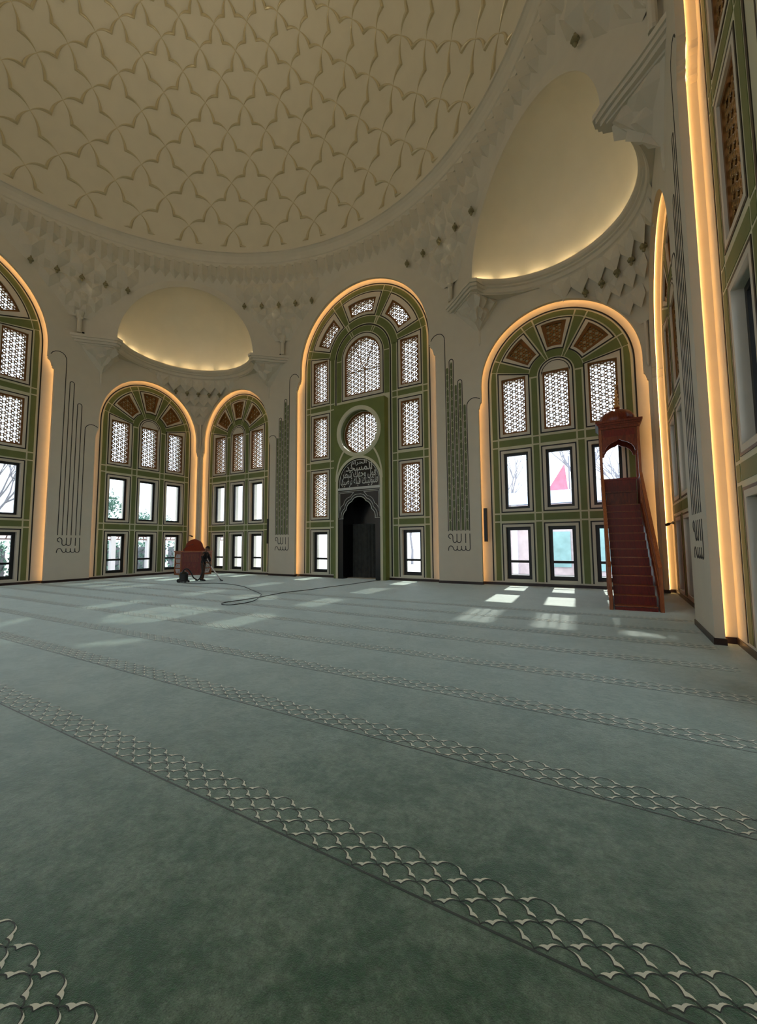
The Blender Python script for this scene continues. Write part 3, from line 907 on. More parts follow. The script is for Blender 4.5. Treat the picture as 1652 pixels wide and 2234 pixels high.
# cornice ring
mb = MB()
mb.lathe([(13.6, 17.02), (12.05, 17.0), (12.02, 16.94), (11.96, 16.94), (11.93, 17.08), (11.93, 17.12), (11.88, 17.16), (11.84, 17.3), (11.76, 17.46), (11.66, 17.56), (11.60, 17.58), (11.60, 17.66), (11.66, 17.68), (11.7, 17.66), (11.76, 17.72)], 160)
cornice = part('trim_1', mb, 'white', None, smooth=False, norm=False); cornice['kind'] = 'structure'
cornice['label'] = 'white stepped cornice ring with rows of faceted muqarnas under the dome'
def muq_cell(w, h, p, q_, frac=.5, nose=.65):
    """faceted hanging cell: w wide, h high, nose p towards the hall (-y), recedes to q_ at its point"""
    a = w / 2; zm = -h * frac
    v = [(-a, .30, 0), (-a, 0, 0), (0, -p, 0), (a, 0, 0), (a, .30, 0),
         (-a, .02, zm), (0, -p * nose, zm), (a, .02, zm), (0, q_, -h), (-a, .30, zm), (a, .30, zm), (0, .30, -h)]
    f = [(1, 5, 6, 2), (2, 6, 7, 3), (5, 8, 6), (6, 8, 7), (0, 9, 5, 1), (3, 7, 10, 4), (9, 11, 8, 5), (7, 8, 11, 10), (0, 1, 2), (2, 3, 4), (0, 2, 4)]
    m = MB(); m.add(v, f); return m
def ring_place(name, me, parent, az, r, z):
    o = obj(name, me, parent, (r * math.sin(R(az)), r * math.cos(R(az)), z), -R(az)); return o
CONE = .296
def relief(w, h, p, fr, kind):
    """low faceted cell lying on the pendentive cone: kind 0 pleat with a pointed foot, 1 diamond with star facets"""
    a = w / 2; m = MB()
    Y = lambda z, q=0.0: -z * CONE - q
    if kind == 0:
        zm = -h * fr
        v = [(-a, Y(0), 0), (0, Y(0, p), 0), (a, Y(0), 0), (-a, Y(zm), zm), (0, Y(zm, p * 1.1), zm), (a, Y(zm), zm), (0, Y(-h), -h), (-a, Y(-h), -h), (a, Y(-h), -h)]
        f = [(0, 3, 4, 1), (1, 4, 5, 2), (3, 6, 4), (4, 6, 5), (0, 1, 2)]
    else:
        zm = -h * fr
        v = [(0, Y(0), 0), (-a, Y(zm), zm), (a, Y(zm), zm), (0, Y(-h), -h), (0, Y(zm, p), zm), (-a * .5, Y(zm * .45, p * .7), zm * .45), (a * .5, Y(zm * .45, p * .7), zm * .45), (-a, Y(0), 0), (a, Y(0), 0)]
        f = [(0, 5, 4), (0, 4, 6), (5, 1, 4), (6, 4, 2), (1, 3, 4), (4, 3, 2), (7, 1, 5), (7, 5, 0), (0, 6, 8), (8, 6, 2)]
    m.add(v, f); return m
me_pleat = relief(.475, .80, .26, .62, 0).mesh('muqarnas_cell', M['white'])
me_cellB = relief(.94, 1.10, .30, .55, 1).mesh('muqarnas_cell', M['white'])
me_cellC = relief(.86, .85, .24, .5, 1).mesh('muqarnas_cell', M['white'])
me_cellD = relief(.60, .80, .16, .5, 1).mesh('muqarnas_cell', M['white'])
me_half = relief(.47, .55, .13, .4, 0).mesh('muqarnas_cell', M['white'])
mbp = MB(); mbp.lathe([(.001, -.36), (.05, -.33), (.08, -.27), (.06, -.21), (.13, -.17), (.155, -.10), (.12, -.03), (.05, 0.0), (.045, .1)], 10)
for k in range(6):
    a = 2 * PI * k / 6; s_ = len(mbp.v)
    mbp.lathe([(.001, -.06), (.045, -.03), (.05, .01), (.03, .05), (.001, .06)], 6, (.12 * math.cos(a), .12 * math.sin(a), -.13))
mbp.v = [(x * .72, y * .72, z * .85) for x, y, z in mbp.v]
me_pend = mbp.mesh('pendant_rosette', M['pend'], smooth=False)
def visible_az(az):
    az = (az + 180) % 360 - 180
    return -95 < az < 68
ring_rest = MB()
def place_or_merge(me, az, r, z, smc):
    if visible_az(az): ring_place('muqarnas_cell', me, cornice, az, r, z)
    else:
        m = Matrix.Translation((r * math.sin(R(az)), r * math.cos(R(az)), z)) @ Matrix.Rotation(-R(az), 4, 'Z')
        ring_rest.add([m @ v.co for v in me.vertices], [tuple(p.vertices) for p in me.polygons])
RC = lambda z: 12.03 + (16.95 - z) * CONE
mb = MB(); N = 320; vs = []                          # trimmed where it meets the octagon walls
for k in range(N):
    az = 360 * k / N; dl = (az + 22.5) % 45 - 22.5
    oc = W / math.cos(R(dl)) + .03
    zl = max(13.3, 16.95 - (oc - 12.03) / CONE)
    for t in (0, .33, .66, 1):
        z = 16.97 + (zl - 16.97) * t; r = RC(z); vs.append((r * math.sin(R(az)), r * math.cos(R(az)), z))
mb.add(vs, [(4 * k + i, 4 * k + i + 1, (4 * k + i + 5) % (4 * N), (4 * k + i + 4) % (4 * N)) for k in range(N) for i in range(3)])
mb.f = [tuple(reversed(f)) for f in mb.f]
part('pendentive', mb, 'white', cornice)
for j in range(160):
    place_or_merge(me_pleat, 2.25 * j + 1.125, RC(16.95), 16.95, None)
for v in range(8):
    vz = 22.5 + 45 * v
    for k in range(-2, 3): place_or_merge(me_cellB, vz + 4.5 * k, RC(16.2), 16.2, None)
    for k in range(-2, 2): place_or_merge(me_half, vz + 4.5 * k + 2.25, RC(15.35), 15.35, None)
    for k in (-1.5, -.5, .5, 1.5): place_or_merge(me_cellC, vz + 3.8 * k, RC(15.05), 15.05, None)
    for k in (-1, 0, 1): place_or_merge(me_cellD, vz + 2.7 * k, RC(14.45), 14.45, None)
    for k in (-.5, .5): place_or_merge(me_half, vz + 2.1 * k, RC(13.9), 13.9, None)
    if visible_az(vz + 9) or visible_az(vz - 9):
        for k in range(-2, 3): ring_place('pendant_rosette', me_pend, cornice, vz + 4.5 * k, 12.40, 15.12)
    # little engaged shaft above the bracket
    mb = MB(); mb.lathe([(.001, -.98), (.10, -.98), (.12, -.9), (.10, -.86), (.10, -.28), (.16, -.2), (.14, -.12), (.22, .1)], 10)
    if visible_az(vz):
        o = ring_place('engaged_shaft', mb.mesh('engaged_shaft', M['white']), cornice, vz, 13.08, 13.45)
o = part('muqarnas_far', ring_rest, 'white', cornice, kind='stuff')

# ------------------------------------------------------------------ squinches: diagonal walls, half domes, rims
RS = 3.38; ZS = 12.40
mb = MB(); mb.plate([[(-OV - .1, ZS - .2), (-RS, ZS - .2)] + arc(0, ZS, RS, -90, 90, 48) + [(RS, ZS - .2), (OV + .1, ZS - .2), (OV + .1, TOP), (-OV - .1, TOP)]], 0, .16)
me_diag = mb.mesh('squinch_wall', M['white'])
mb = MB(); prof = [(RS * math.cos(R(e)), RS * math.sin(R(e))) for e in [i * 90 / 24 for i in range(25)]]; prof[-1] = (.001, RS)
mb.lathe(prof, 48, (0, 0, 0), 0, PI); mb.f = [tuple(reversed(f)) for f in mb.f]
me_semi = mb.mesh('half_dome', M['plaster'], smooth=True)
mb = MB(); mb.lathe([(RS + .10, .05), (RS - .083, .05), (RS - .085, .115), (RS - .10, .115), (RS - .11, .05), (RS - .10, 0.0), (RS - .06, -.06), (RS + .0, -.10), (RS + .0, -.16), (RS + .06, -.20), (RS + .1, -.34), (RS + .20, -.42)], 48, (0, 0, 0), 0, PI)
mb.f = [tuple(reversed(f)) for f in mb.f]
me_rim = mb.mesh('rim_moulding', M['white'], norm=False)
mb = MB()
loop = [(-OV - .05, 0.0), (-RS - .15, 0.0)] + [((RS + .15) * math.cos(PI - PI * k / 40), (RS + .15) * math.sin(PI - PI * k / 40)) for k in range(1, 40)] + [(RS + .15, 0), (OV + .05, 0.0), (0, OV + .1)]
st = MB(); st.plate([loop[::-1]], 0, .22)
mb.add([(u, z, -.42 + d) for u, d, z in st.v], st.f)
me_soff = mb.mesh('soffit', M['white'], norm=True)
mbl = MB()
for k in range(10):
    a0 = PI * (k + .14) / 10; a1 = PI * (k + .86) / 10
    mbl.lathe([(RS - .078, .064), (RS - .052, .090)], 6, (0, 0, 0), a0, a1)
for i in range(len(mbl.f)):
    pass
me_rl = mbl.mesh('rim_led', M['led2'], norm=False)
mb = MB(); mb.lathe([(RS - .08, .058), (RS - .046, .092), (RS - .03, .092), (RS - .03, .058)], 60, (0, 0, 0), 0, PI)
me_rlb = mb.mesh('led_backing', M['grey'])  # unseen backing added to keep the LED light off the nearby plaster
# corner muqarnas below the rim
me_ck = relief(.66, .80, .10, .5, 1).mesh('muqarnas_cell', M['white'])
me_ck2 = relief(.58, .70, .10, .5, 1).mesh('muqarnas_cell', M['white'])
mb = MB(); N = 80; vs = []
for k in range(N + 1):
    th = PI * k / N
    ds = 3.59 / max(math.cos(th - PI / 4), math.cos(th - 3 * PI / 4)) + .02
    zl = max(-2.9, -.40 - max(0, ds - RS - .14) / .5624) if 45 < math.degrees(th) < 135 else -.41
    for t in (0, .33, .66, 1):
        z = -.39 + (zl + .39) * t; r = RS + .14 + (-.40 - z) * .5624; vs.append((r * math.cos(th), r * math.sin(th), z))
mb.add(vs, [(4 * k + i, 4 * k + i + 4, 4 * k + i + 5, 4 * k + i + 1) for k in range(N) for i in range(3)])
me_pend_corner = mb.mesh('corner_pendentive', M['white'])
DIAG = {'back_left': PI / 4, 'back_right': -PI / 4, 'front_left': 3 * PI / 4, 'front_right': -3 * PI / 4}
for nm, a in DIAG.items():
    base = Matrix.Rotation(a, 3, 'Z') @ Vector((0, W, 0))
    dw = obj('wall_' + nm, me_diag, None, base, a, 'structure'); dw['label'] = 'white diagonal squinch wall with a round arch above the %s corner' % nm.replace('_', ' ')
    sd = obj('half_dome', me_semi, dw, (0, .08, ZS))
    obj('rim_moulding', me_rim, dw, (0, .0, ZS))
    obj('soffit', me_soff, dw, (0, 0, ZS))
    obj('rim_led', me_rl, dw, (0, 0.0, ZS)); obj('led_backing', me_rlb, dw, (0, 0.0, ZS))
    if nm.startswith('front'): continue
    obj('corner_pendentive', me_pend_corner, dw, (0, 0, ZS))
    RK = lambda z: RS + .14 + (-.40 - z) * .5624
    for k in range(7):                                # tier 1
        th = 90 + (k - 3) * 10.5
        r = RK(-.42); x = r * math.cos(R(th)); y = r * math.sin(R(th))
        obj('muqarnas_cell', me_ck, dw, (x, y, ZS - .42), R(th - 90))
    for k in range(5):
        th = 90 + (k - 2) * 9.6
        x = (RK(-1.1) - .1) * math.cos(R(th)); y = (RK(-1.1) - .1) * math.sin(R(th))
        obj('pendant_rosette', me_pend, dw, (x, y, ZS - 1.12), 0)
    for k in range(4):
        th = 90 + (k - 1.5) * 7.4; r = RK(-1.2)
        obj('muqarnas_cell', me_ck2, dw, (r * math.cos(R(th)), r * math.sin(R(th)), ZS - 1.2), R(th - 90))
    for k in range(2):
        th = 90 + (k - .5) * 6.2; r = RK(-1.85)
        obj('muqarnas_cell', me_ck2, dw, (r * math.cos(R(th)), r * math.sin(R(th)), ZS - 1.85), R(th - 90))
    mb = MB(); mb.lathe([(.001, -2.2), (.05, -2.1), (.07, -.3), (.2, 0)], 8)
    obj('engaged_shaft', mb.mesh('engaged_shaft', M['white']), dw, (0, OV - .12, ZS - 2.3))

# brackets carrying the squinches, one at each octagon vertex (2 per visible squinch)
def bracket_meshes(sgn):
    """wall-local, right-hand version: shelf from the wall round the foot of the diagonal wall; sgn mirrors"""
    A = [(4.66, 0.02), (5.25, -.48), (5.90, -1.12), (6.25, -1.40), (6.52, -1.34), (6.60, -1.08), (6.84, -.64), (7.22, -.2), (7.45, .02)]
    ap = (6.20, .02)
    def plan(k, zig=0.0):
        o = []
        for i, (x, y) in enumerate(A):
            f = k * (1 + (zig if i % 2 else -zig * .6))
            if i in (0, len(A) - 1): f = k
            o.append((ap[0] + (x - ap[0]) * f, ap[1] + (y - ap[1]) * f))
        return o
    sh = MB()
    for (k, z0, z1) in ((1.0, 12.28, 12.42), (.95, 12.16, 12.28), (.88, 12.04, 12.16)):
        pl = plan(k)
        st = MB(); st.plate([pl[::-1] if True else pl], 0, z1 - z0)
        sh.add([(x, y, z0 + d) for x, d, y in st.v], st.f)
    b = MB()
    def pt(t, z):
        """t along the plan from wall to wall, z from 12.04 (wide) to 10.82 (the point)"""
        k = .70 * ((z - 10.80) / 1.24) ** .9 + .02
        x_ = t * (len(A) - 1); i = min(int(x_), len(A) - 2); f_ = x_ - i
        x = A[i][0] + (A[i + 1][0] - A[i][0]) * f_; y = A[i][1] + (A[i + 1][1] - A[i][1]) * f_
        return Vector((ap[0] + (x - ap[0]) * k, ap[1] + (y - ap[1]) * k, z))
    lv = [12.04, 11.6, 11.2, 10.82]; n = 17; vs = []; fs = []
    for z in lv: vs += [pt(j / (n - 1), z) for j in range(n)]
    for i in range(len(lv) - 1):
        for j in range(n - 1):
            a = i * n + j; fs.append((a, a + 1, a + n + 1, a + n))
    b.add(vs, fs)
    def pyr(t0, t1, z0, z1, out):
        tm = (t0 + t1) / 2; zm = z0 + (z1 - z0) * .45
        c = pt(tm, zm); nrm = (pt(tm + .01, zm) - pt(tm - .01, zm)).cross(Vector((0, 0, 1))); nrm.normalize()
        if nrm.dot(c - Vector((ap[0], ap[1] + .2, c.z))) < 0: nrm = -nrm
        q = [pt(t0, z0), pt(t1, z0), pt(t1, zm), pt(tm, z1), pt(t0, zm), c + nrm * out]
        b.add(q, [(0, 1, 5), (1, 2, 5), (2, 3, 5), (3, 4, 5), (4, 0, 5)])
    for k in range(5): pyr(.04 + k * .184, .04 + (k + 1) * .184, 12.04, 11.45, .24)
    for k in range(4): pyr(.13 + k * .185, .13 + (k + 1) * .185, 11.66, 11.12, .20)
    for k in range(2): pyr(.24 + k * .26, .24 + (k + 1) * .26, 11.28, 10.86, .14)
    stt = MB(); stt.lathe([(.05, 10.3), (.055, 10.86)], 8, (6.2, 0.0, 0)); stt.lathe([(.001, 10.18), (.05, 10.3)], 8, (6.2, 0, 0))
    if sgn < 0:
        for m in (sh, b, stt):
            m.v = [(-x, y, z) for x, y, z in m.v]
    return sh.mesh('shelf', M['white'], norm=True), b.mesh('muqarnas_corbel', M['white'], norm=True), stt.mesh('corbel_drop', M['white'], norm=True)
BR = {1: bracket_meshes(1), -1: bracket_meshes(-1)}
ntrim = 1
for sd, sg, lab in (('back', -1, 'back wall left of the mihrab'), ('back', 1, 'back wall right of the mihrab'), ('left', 1, 'left wall'), ('right', -1, 'right wall')):
    ntrim += 1
    sh, b, st_ = BR[sg]
    w = WALL[sd]
    e = obj('trim_%d' % ntrim, sh, None, w.location, SIDES[sd], 'structure'); e['label'] = 'white faceted corbel bracket under the squinch springing on the %s' % lab
    obj('muqarnas_corbel', b, e); obj('corbel_drop', st_, e)

# ------------------------------------------------------------------ mihrab
mih = bpy.data.objects.new('mihrab', None); COL.objects.link(mih); mih.location = (0, W, 0)
mih['label'] = 'tall green mihrab block with black marble niche, calligraphy lunette and dark curtain'; mih['category'] = 'mihrab'
F0 = -.05
mb = MB()
mb.plate([[(-BLK_H, 0), (-1.24, 0), (-1.24, 4.75)] + arc(0, 4.75, 1.24, -90, 90, 32)[1:] + [(1.24, 0), (BLK_H, 0), (BLK_H, 8.9), (-BLK_H, 8.9)], circ(0, 7.36, 1.12, 48)], F0, T)
part('mihrab_body', mb, 'greenm', mih)
mb = MB()
mb.plate([circ(0, 7.36, 1.30, 56), circ(0, 7.36, 1.16, 56)], F0 - .035, F0); mb.plate([circ(0, 7.36, 1.24, 56), circ(0, 7.36, 1.10, 56)], F0 - .06, F0 + .05)
part('oculus_moulding', mb, 'cream', mih)
mb = MB()
mb.ribbon([(-1.30, 0), (-1.30, 4.75)] + arc(0, 4.75, 1.30, -90, 90, 40)[1:] + [(1.30, 0)], .13, F0 - .02, F0)
el = [(-1.34, 4.9)] + [(-1.34 * math.cos(PI * k / 60), 4.9 + 2.0 * math.sin(PI * k / 60)) for k in range(1, 60)] + [(1.34, 4.9)]
for s in (0, 1):
    seg = [p for p in (el[:30] if s == 0 else el[30:]) if math.hypot(p[0], p[1] - 7.36) > 1.2]
    mb.ribbon(seg, .09, F0 - .018, F0)
part('arch_moulding', mb, 'cream', mih)
# lunette
mb = MB(); mb.plate([[(-1.24, 4.50), (1.24, 4.50), (1.24, 4.75)] + arc(0, 4.75, 1.24, 90, -90, 32)[1:]], F0 + .03, T)
part('lunette', mb, 'marble', mih)
mb = MB(); mb.box(-1.24, 1.24, F0 - .04, F0 + .06, 4.42, 4.53); mb.ribbon([(-1.17, 4.54), (-1.17, 4.75)] + arc(0, 4.75, 1.17, -90, 90, 32)[1:] + [(1.17, 4.54), (-1.17, 4.54)], .025, F0 + .018, F0 + .03)
part('ledge', mb, 'greyline', mih)
def text_mesh(s, w_max, h_want, u, z, d, name, mk, stroke=.0):
    cu = bpy.data.curves.new('t', 'FONT'); cu.body = s; cu.align_x = 'CENTER'; cu.extrude = 0.0; cu.offset = stroke; cu.resolution_u = 3
    o = bpy.data.objects.new('t', cu); COL.objects.link(o)
    dg = bpy.context.evaluated_depsgraph_get(); me = bpy.data.meshes.new_from_object(o.evaluated_get(dg))
    bpy.data.objects.remove(o)
    xs = [v.co.x for v in me.vertices]; ys = [v.co.y for v in me.vertices]
    if not xs: return None
    sx = w_max / max(1e-6, max(xs) - min(xs)); sy = h_want / max(1e-6, max(ys) - min(ys))
    x0 = (max(xs) + min(xs)) / 2; y0 = min(ys)
    m = MB(); m.add([(u + (v.co.x - x0) * sx, d, z + (v.co.y - y0) * sy) for v in me.vertices], [tuple(p.vertices) for p in me.polygons])
    return m
# contextual forms of the letters, right to left
FORMS = {'ا': ('\uFE8D', '\uFE8E', None, None), 'ب': ('\uFE8F', '\uFE90', '\uFE91', '\uFE92'), 'ة': ('\uFE93', '\uFE94', None, None), 'ت': ('\uFE95', '\uFE96', '\uFE97', '\uFE98'),
 'ج': ('\uFE9D', '\uFE9E', '\uFE9F', '\uFEA0'), 'ح': ('\uFEA1', '\uFEA2', '\uFEA3', '\uFEA4'), 'د': ('\uFEA9', '\uFEAA', None, None), 'ر': ('\uFEAD', '\uFEAE', None, None), 'س': ('\uFEB1', '\uFEB2', '\uFEB3', '\uFEB4'),
 'ش': ('\uFEB5', '\uFEB6', '\uFEB7', '\uFEB8'), 'ض': ('\uFEBD', '\uFEBE', '\uFEBF', '\uFEC0'), 'ط': ('\uFEC1', '\uFEC2', '\uFEC3', '\uFEC4'), 'ف': ('\uFED1', '\uFED2', '\uFED3', '\uFED4'), 'ق': ('\uFED5', '\uFED6', '\uFED7', '\uFED8'),
 'ك': ('\uFED9', '\uFEDA', '\uFEDB', '\uFEDC'), 'ل': ('\uFEDD', '\uFEDE', '\uFEDF', '\uFEE0'), 'م': ('\uFEE1', '\uFEE2', '\uFEE3', '\uFEE4'), 'ن': ('\uFEE5', '\uFEE6', '\uFEE7', '\uFEE8'), 'ه': ('\uFEE9', '\uFEEA', '\uFEEB', '\uFEEC'),
 'و': ('\uFEED', '\uFEEE', None, None), 'ي': ('\uFEF1', '\uFEF2', '\uFEF3', '\uFEF4')}
def shape(s):
    out = []
    for wd in s.split(' '):
        g_ = ''
        for i, c in enumerate(wd):
            pv = i > 0 and FORMS[wd[i - 1]][2] is not None
            nx = i < len(wd) - 1
            iso, fin, ini, med = FORMS[c]
            g_ += (med if pv and nx and med else fin if pv else ini if nx and ini else iso)
        out.append(g_)
    return ' '.join(out)[::-1]
cal = MB()
for s, w_, h_, z_ in (('فلنولينك قبلة ترضيها', 2.2, .56, 4.56), ('فول وجهك شطر', 2.0, .54, 4.92), ('المسجد', 1.56, .46, 5.28), ('الحرام', .92, .32, 5.58)):
    m = text_mesh(shape(s), w_, h_, 0, z_, F0 + .024, 'calligraphy', 'greyline', .012)
    if m: cal.add(m.v, m.f)
part('calligraphy', cal, 'greyline', mih, label='pale raised calligraphy in several lines on the black lunette')
# black marble front with multifoil arch
def foil(w, zs, za, n=5):
    """multifoil arch from (-w, zs) over apex (0, za) to (w, zs): three arcs a side meeting in cusps"""
    h = za - zs
    K = [(1.0, 0.0), (.80, .42), (.44, .80), (0.0, 1.0)]
    right = []
    for i in range(3):
        a = Vector((K[i][0] * w, zs + K[i][1] * h)); b = Vector((K[i + 1][0] * w, zs + K[i + 1][1] * h))
        c = b - a; nn = Vector((c.y, -c.x)).normalized()
        if nn.x < 0 and nn.y < 0: nn = -nn
        for k in range(n):
            t = k / n; right.append(tuple(a + c * t + nn * (.16 * c.length * 4 * t * (1 - t))))
    right.append((0, za))
    return right + [(-x, z) for x, z in right[::-1][1:]]
FO = foil(.94, 2.97, 4.06)
mb = MB(); mb.plate([[(-1.24, 0), (-.94, 0), (-.94, 2.97)] + FO[::-1][1:-1] + [(.94, 2.97), (.94, 0), (1.24, 0), (1.24, 4.42), (-1.24, 4.42)]], F0 + .02, T + .02)
part('marble_front', mb, 'marble', mih)
mb = MB(); d0, d1 = F0 + .008, F0 + .02; lw = .022
mb.ribbon(FO, .03, d0, d1)
mb.ribbon([(x * 1.0 + (0.0), z) for x, z in foil(1.05, 3.02, 4.19)], lw, d0, d1)
mb.ribbon([(-1.20, 3.05), (-1.20, 4.36), (1.20, 4.36), (1.20, 3.05)], lw, d0, d1)
mb.ribbon([(-1.20, 2.985), (-.94, 2.985)], lw, d0, d1); mb.ribbon([(.94, 2.985), (1.20, 2.985)], lw, d0, d1)
f2 = foil(1.13, 3.3, 4.28)
for s in (-1, 1):
    sp = [(s * x, z) for x, z in f2[:13]]
    mb.ribbon([(s * 1.13, 3.3), (s * 1.13, 4.29), (s * .30, 4.29)] + sp[::-1][1:], .018, d0, d1, closed=False)
part('marble_inlay', mb, 'greyline', mih)
# recess: side walls, rear wall, vault
mb = MB(); D2 = 1.02
mb.box(-1.24, -1.0, T + .02, D2, 0, 4.4); mb.box(1.0, 1.24, T + .02, D2, 0, 4.4); mb.box(-1.24, 1.24, D2, D2 + .1, 0, 4.4); mb.box(-1.24, 1.24, T + .02, D2, 4.12, 4.4)
part('niche_recess', mb, 'marble', mih)
mb = MB(); n = 60; pts = []
for k in range(n + 1):
    u = -.98 + 1.96 * k / n
    pts.append((u, D2 - .10 + .05 * math.sin(k * .95) + .02 * math.sin(k * 2.3)))
vs = []; fs = []
for z in (.02, .9, 1.8, 2.72):
    vs += [(u, d + .02 * math.sin(z * 2 + u * 3), z) for u, d in pts]
for j in range(3):
    for k in range(n):
        a = j * (n + 1) + k; fs.append((a, a + 1, a + n + 2, a + n + 1))
mb.add(vs, fs); part('curtain', mb, 'curtain', mih, smooth=True)
mb = MB(); mb.tube([(-.98, D2 - .1, 2.74), (.98, D2 - .1, 2.74)], .015, 6); part('curtain_rail', mb, 'grey', mih)
for z0, z1 in ((2.38, 2.64), (1.25, 1.92), (.95, 1.15)):  # pale strips that imitate streaks of light on the curtain
    mb = MB(); mb.box(.735, .768, D2 - .20, D2 - .19, z0, z1); part('curtain_light_streak', mb, 'greyline', mih, label='thin pale strip standing in for a streak of light on the curtain')

def thing(name, label, cat, loc=(0, 0, 0), rz=0.0, group=None):
    o = bpy.data.objects.new(name, None); COL.objects.link(o); o.location = loc; o.rotation_euler = (0, 0, rz)
    o['label'] = label; o['category'] = cat
    if group: o['group'] = group
    return o
# ------------------------------------------------------------------ minbar (stair pulpit); local x across, y towards the back wall
mn = thing('minbar', 'dark red wooden minbar stair with domed canopy in front of the right corner windows', 'minbar', (11.28, 7.5, 0), R(2.0))
HW = .545; RUN = .272; RISE = .235; NS = 13
me_tread = MB().box(-.465, .465, -.02, RUN + .01, -.02, 0).mesh('tread', M['woodl'])
me_riser = MB().box(-.465, .465, 0, .02, -RISE, -.02).mesh('riser', M['woodd'])
for i in range(NS):
    z = .12 + RISE * i; y = .02 + RUN * i
    st_ = obj('step', me_tread, mn, (0, y, z))
    if i: obj('riser', me_riser, st_, (0, 0.0, 0))
mb = MB(); mb.box(-.465, .465, .02, .04, 0, .085); part('plinth', mb, 'woodd', mn)
ytop = .02 + RUN * (NS - 1); ztop = .12 + RISE * (NS - 1)      # landing
YB = ytop + 1.05
# cheek panels under the stair, framed
for s in (-1, 1):
    mb = MB()
    prof = [(0.0, 0.0), (YB, 0.0), (YB, ztop + .02), (ytop, ztop + .02), (0.0, .30)]
    vs = [(s * HW, y, z) for y, z in prof] + [(s * (HW - .05), y, z) for y, z in prof]
    n = 5; fs = [tuple(range(n)), tuple(range(2 * n - 1, n - 1, -1))] + [(i, (i + 1) % n, (i + 1) % n + n, i + n) for i in range(n)]
    mb.add(vs, fs); ck = part('cheek_panel', mb, 'wood', mn, norm=True)
    # raised mouldings on the outside of the cheek
    mb = MB()
    for k in range(4):
        y0 = .35 + k * .95; y1 = y0 + .8
        zt0 = .30 + (ztop - .28) * y0 / ytop - .12; zt1 = .30 + (ztop - .28) * min(y1, ytop) / ytop - .12
        x0, x1 = sorted((s * HW, s * (HW + .015)))
        for (a, b) in (((y0, .1), (y1, .1)), ((y0, .1), (y0, zt0)), ((y1, .1), (y1, zt1)), ((y0, zt0), (y1, zt1))):
            q = MB(); q.ribbon([a, b], .05, 0, .015)
            mb.add([((s * (HW + .015 - d)), u, z) for u, d, z in q.v], q.f)
    part('cheek_moulding', mb, 'woodl', mn, norm=True)
    # newel, handrail, balusters
    mb = MB(); mb.box(s * HW - .04, s * HW + .04, -.05, .05, 0, 1.08); nw = part('newel_post', mb, 'woodl', mn)
    r0 = Vector((s * HW, 0, 1.05)); r1 = Vector((s * HW, ytop + .05, ztop + .98))
    mb = MB(); q = MB(); q.ribbon([(r0.y, r0.z), (r1.y, r1.z)], .10, 0, .085)
    mb.add([(s * HW - .042 + d, u, z) for u, d, z in q.v], q.f + [(2, 3, 7, 6)][:0]); part('handrail', mb, 'woodl', mn, norm=True)
    mb = MB(); q = MB(); q.ribbon([(0, .34), (ytop, ztop + .10)], .12, 0, .06)
    mb.add([(s * HW - .03 + d, u, z) for u, d, z in q.v], q.f); part('stringer', mb, 'woodl', mn, norm=True)
    mbb = MB(); mbb.lathe([(.012, 0), (.02, .03), (.012, .1), (.028, .28), (.012, .46), (.02, .53), (.012, .60), (.02, .64)], 8)
    me_b = mbb.mesh('baluster', M['woodl'], smooth=True)
    nb = 22
    for k in range(1, nb):
        t = k / nb; y = ytop * t
        obj('baluster', me_b, mn, (s * HW, y, .36 + (ztop - .24) * t))
    # canopy posts
    for y in (ytop + .12, YB - .04):
        mb = MB(); mb.box(s * HW - .04, s * HW + .04, y - .04, y + .04, ztop, 5.55); part('canopy_post', mb, 'woodl' if y < YB - .2 else 'wood', mn)
    # side arch boards
    def ogee(w, zs, za):
        return [(-w, zs), (-w * .93, zs + (za - zs) * .30), (-w * .78, zs + (za - zs) * .58), (-w * .5, zs + (za - zs) * .82), (-w * .18, zs + (za - zs) * .95), (0, za + .04),
                (w * .18, zs + (za - zs) * .95), (w * .5, zs + (za - zs) * .82), (w * .78, zs + (za - zs) * .58), (w * .93, zs + (za - zs) * .30), (w, zs)]
    yc = (ytop + .12 + YB - .04) / 2; hw = (YB - ytop - .16) / 2
    mb = MB(); q = MB(); q.plate([[(-hw, 4.75)] + ogee(hw - .07, 4.75, 5.12) + [(hw, 4.75), (hw, 5.5), (-hw, 5.5)]], 0, .04)
    mb.add([(s * HW - .02 + d, yc + u, z) for u, d, z in q.v], q.f); part('side_arch', mb, 'wood', mn, norm=True)
    mb = MB(); x0, x1 = sorted((s * HW, s * (HW - .04))); mb.box(x0, x1, ytop + .1, YB, ztop, ztop + .92); part('side_parapet', mb, 'wood', mn)
mb = MB(); mb.box(-.5, .5, ytop + .02, YB, ztop - .04, ztop); part('landing', mb, 'woodd', mn)
for y in (ytop + .10, YB - .06):
    mb = MB(); mb.plate([[(-.5, 4.72)] + ogee(.44, 4.72, 5.10) + [(.5, 4.72), (.5, 5.5), (-.5, 5.5)]], y, y + .05); part('front_arch', mb, 'wood', mn)
    mb = MB(); mb.box(-.44, .44, y - .006, y, 5.24, 5.46); part('frieze_panel', mb, 'woodd', mn)
mb = MB(); mb.box(-.48, .48, YB - .10, YB - .04, ztop, ztop + .93); mb.box(-.5, .5, YB - .12, YB - .02, ztop + .93, ztop + 1.0); part('back_panel', mb, 'woodd', mn)
mb = MB(); mb.box(-.44, .44, ytop + .55, YB - .1, ztop, ztop + .45); mb.box(-.46, .46, ytop + .52, YB - .1, ztop + .45, ztop + .5); part('preacher_seat', mb, 'wood', mn)
mb = MB(); yc = (ytop + .08 + YB) / 2; hy = (YB - ytop) / 2 - .02
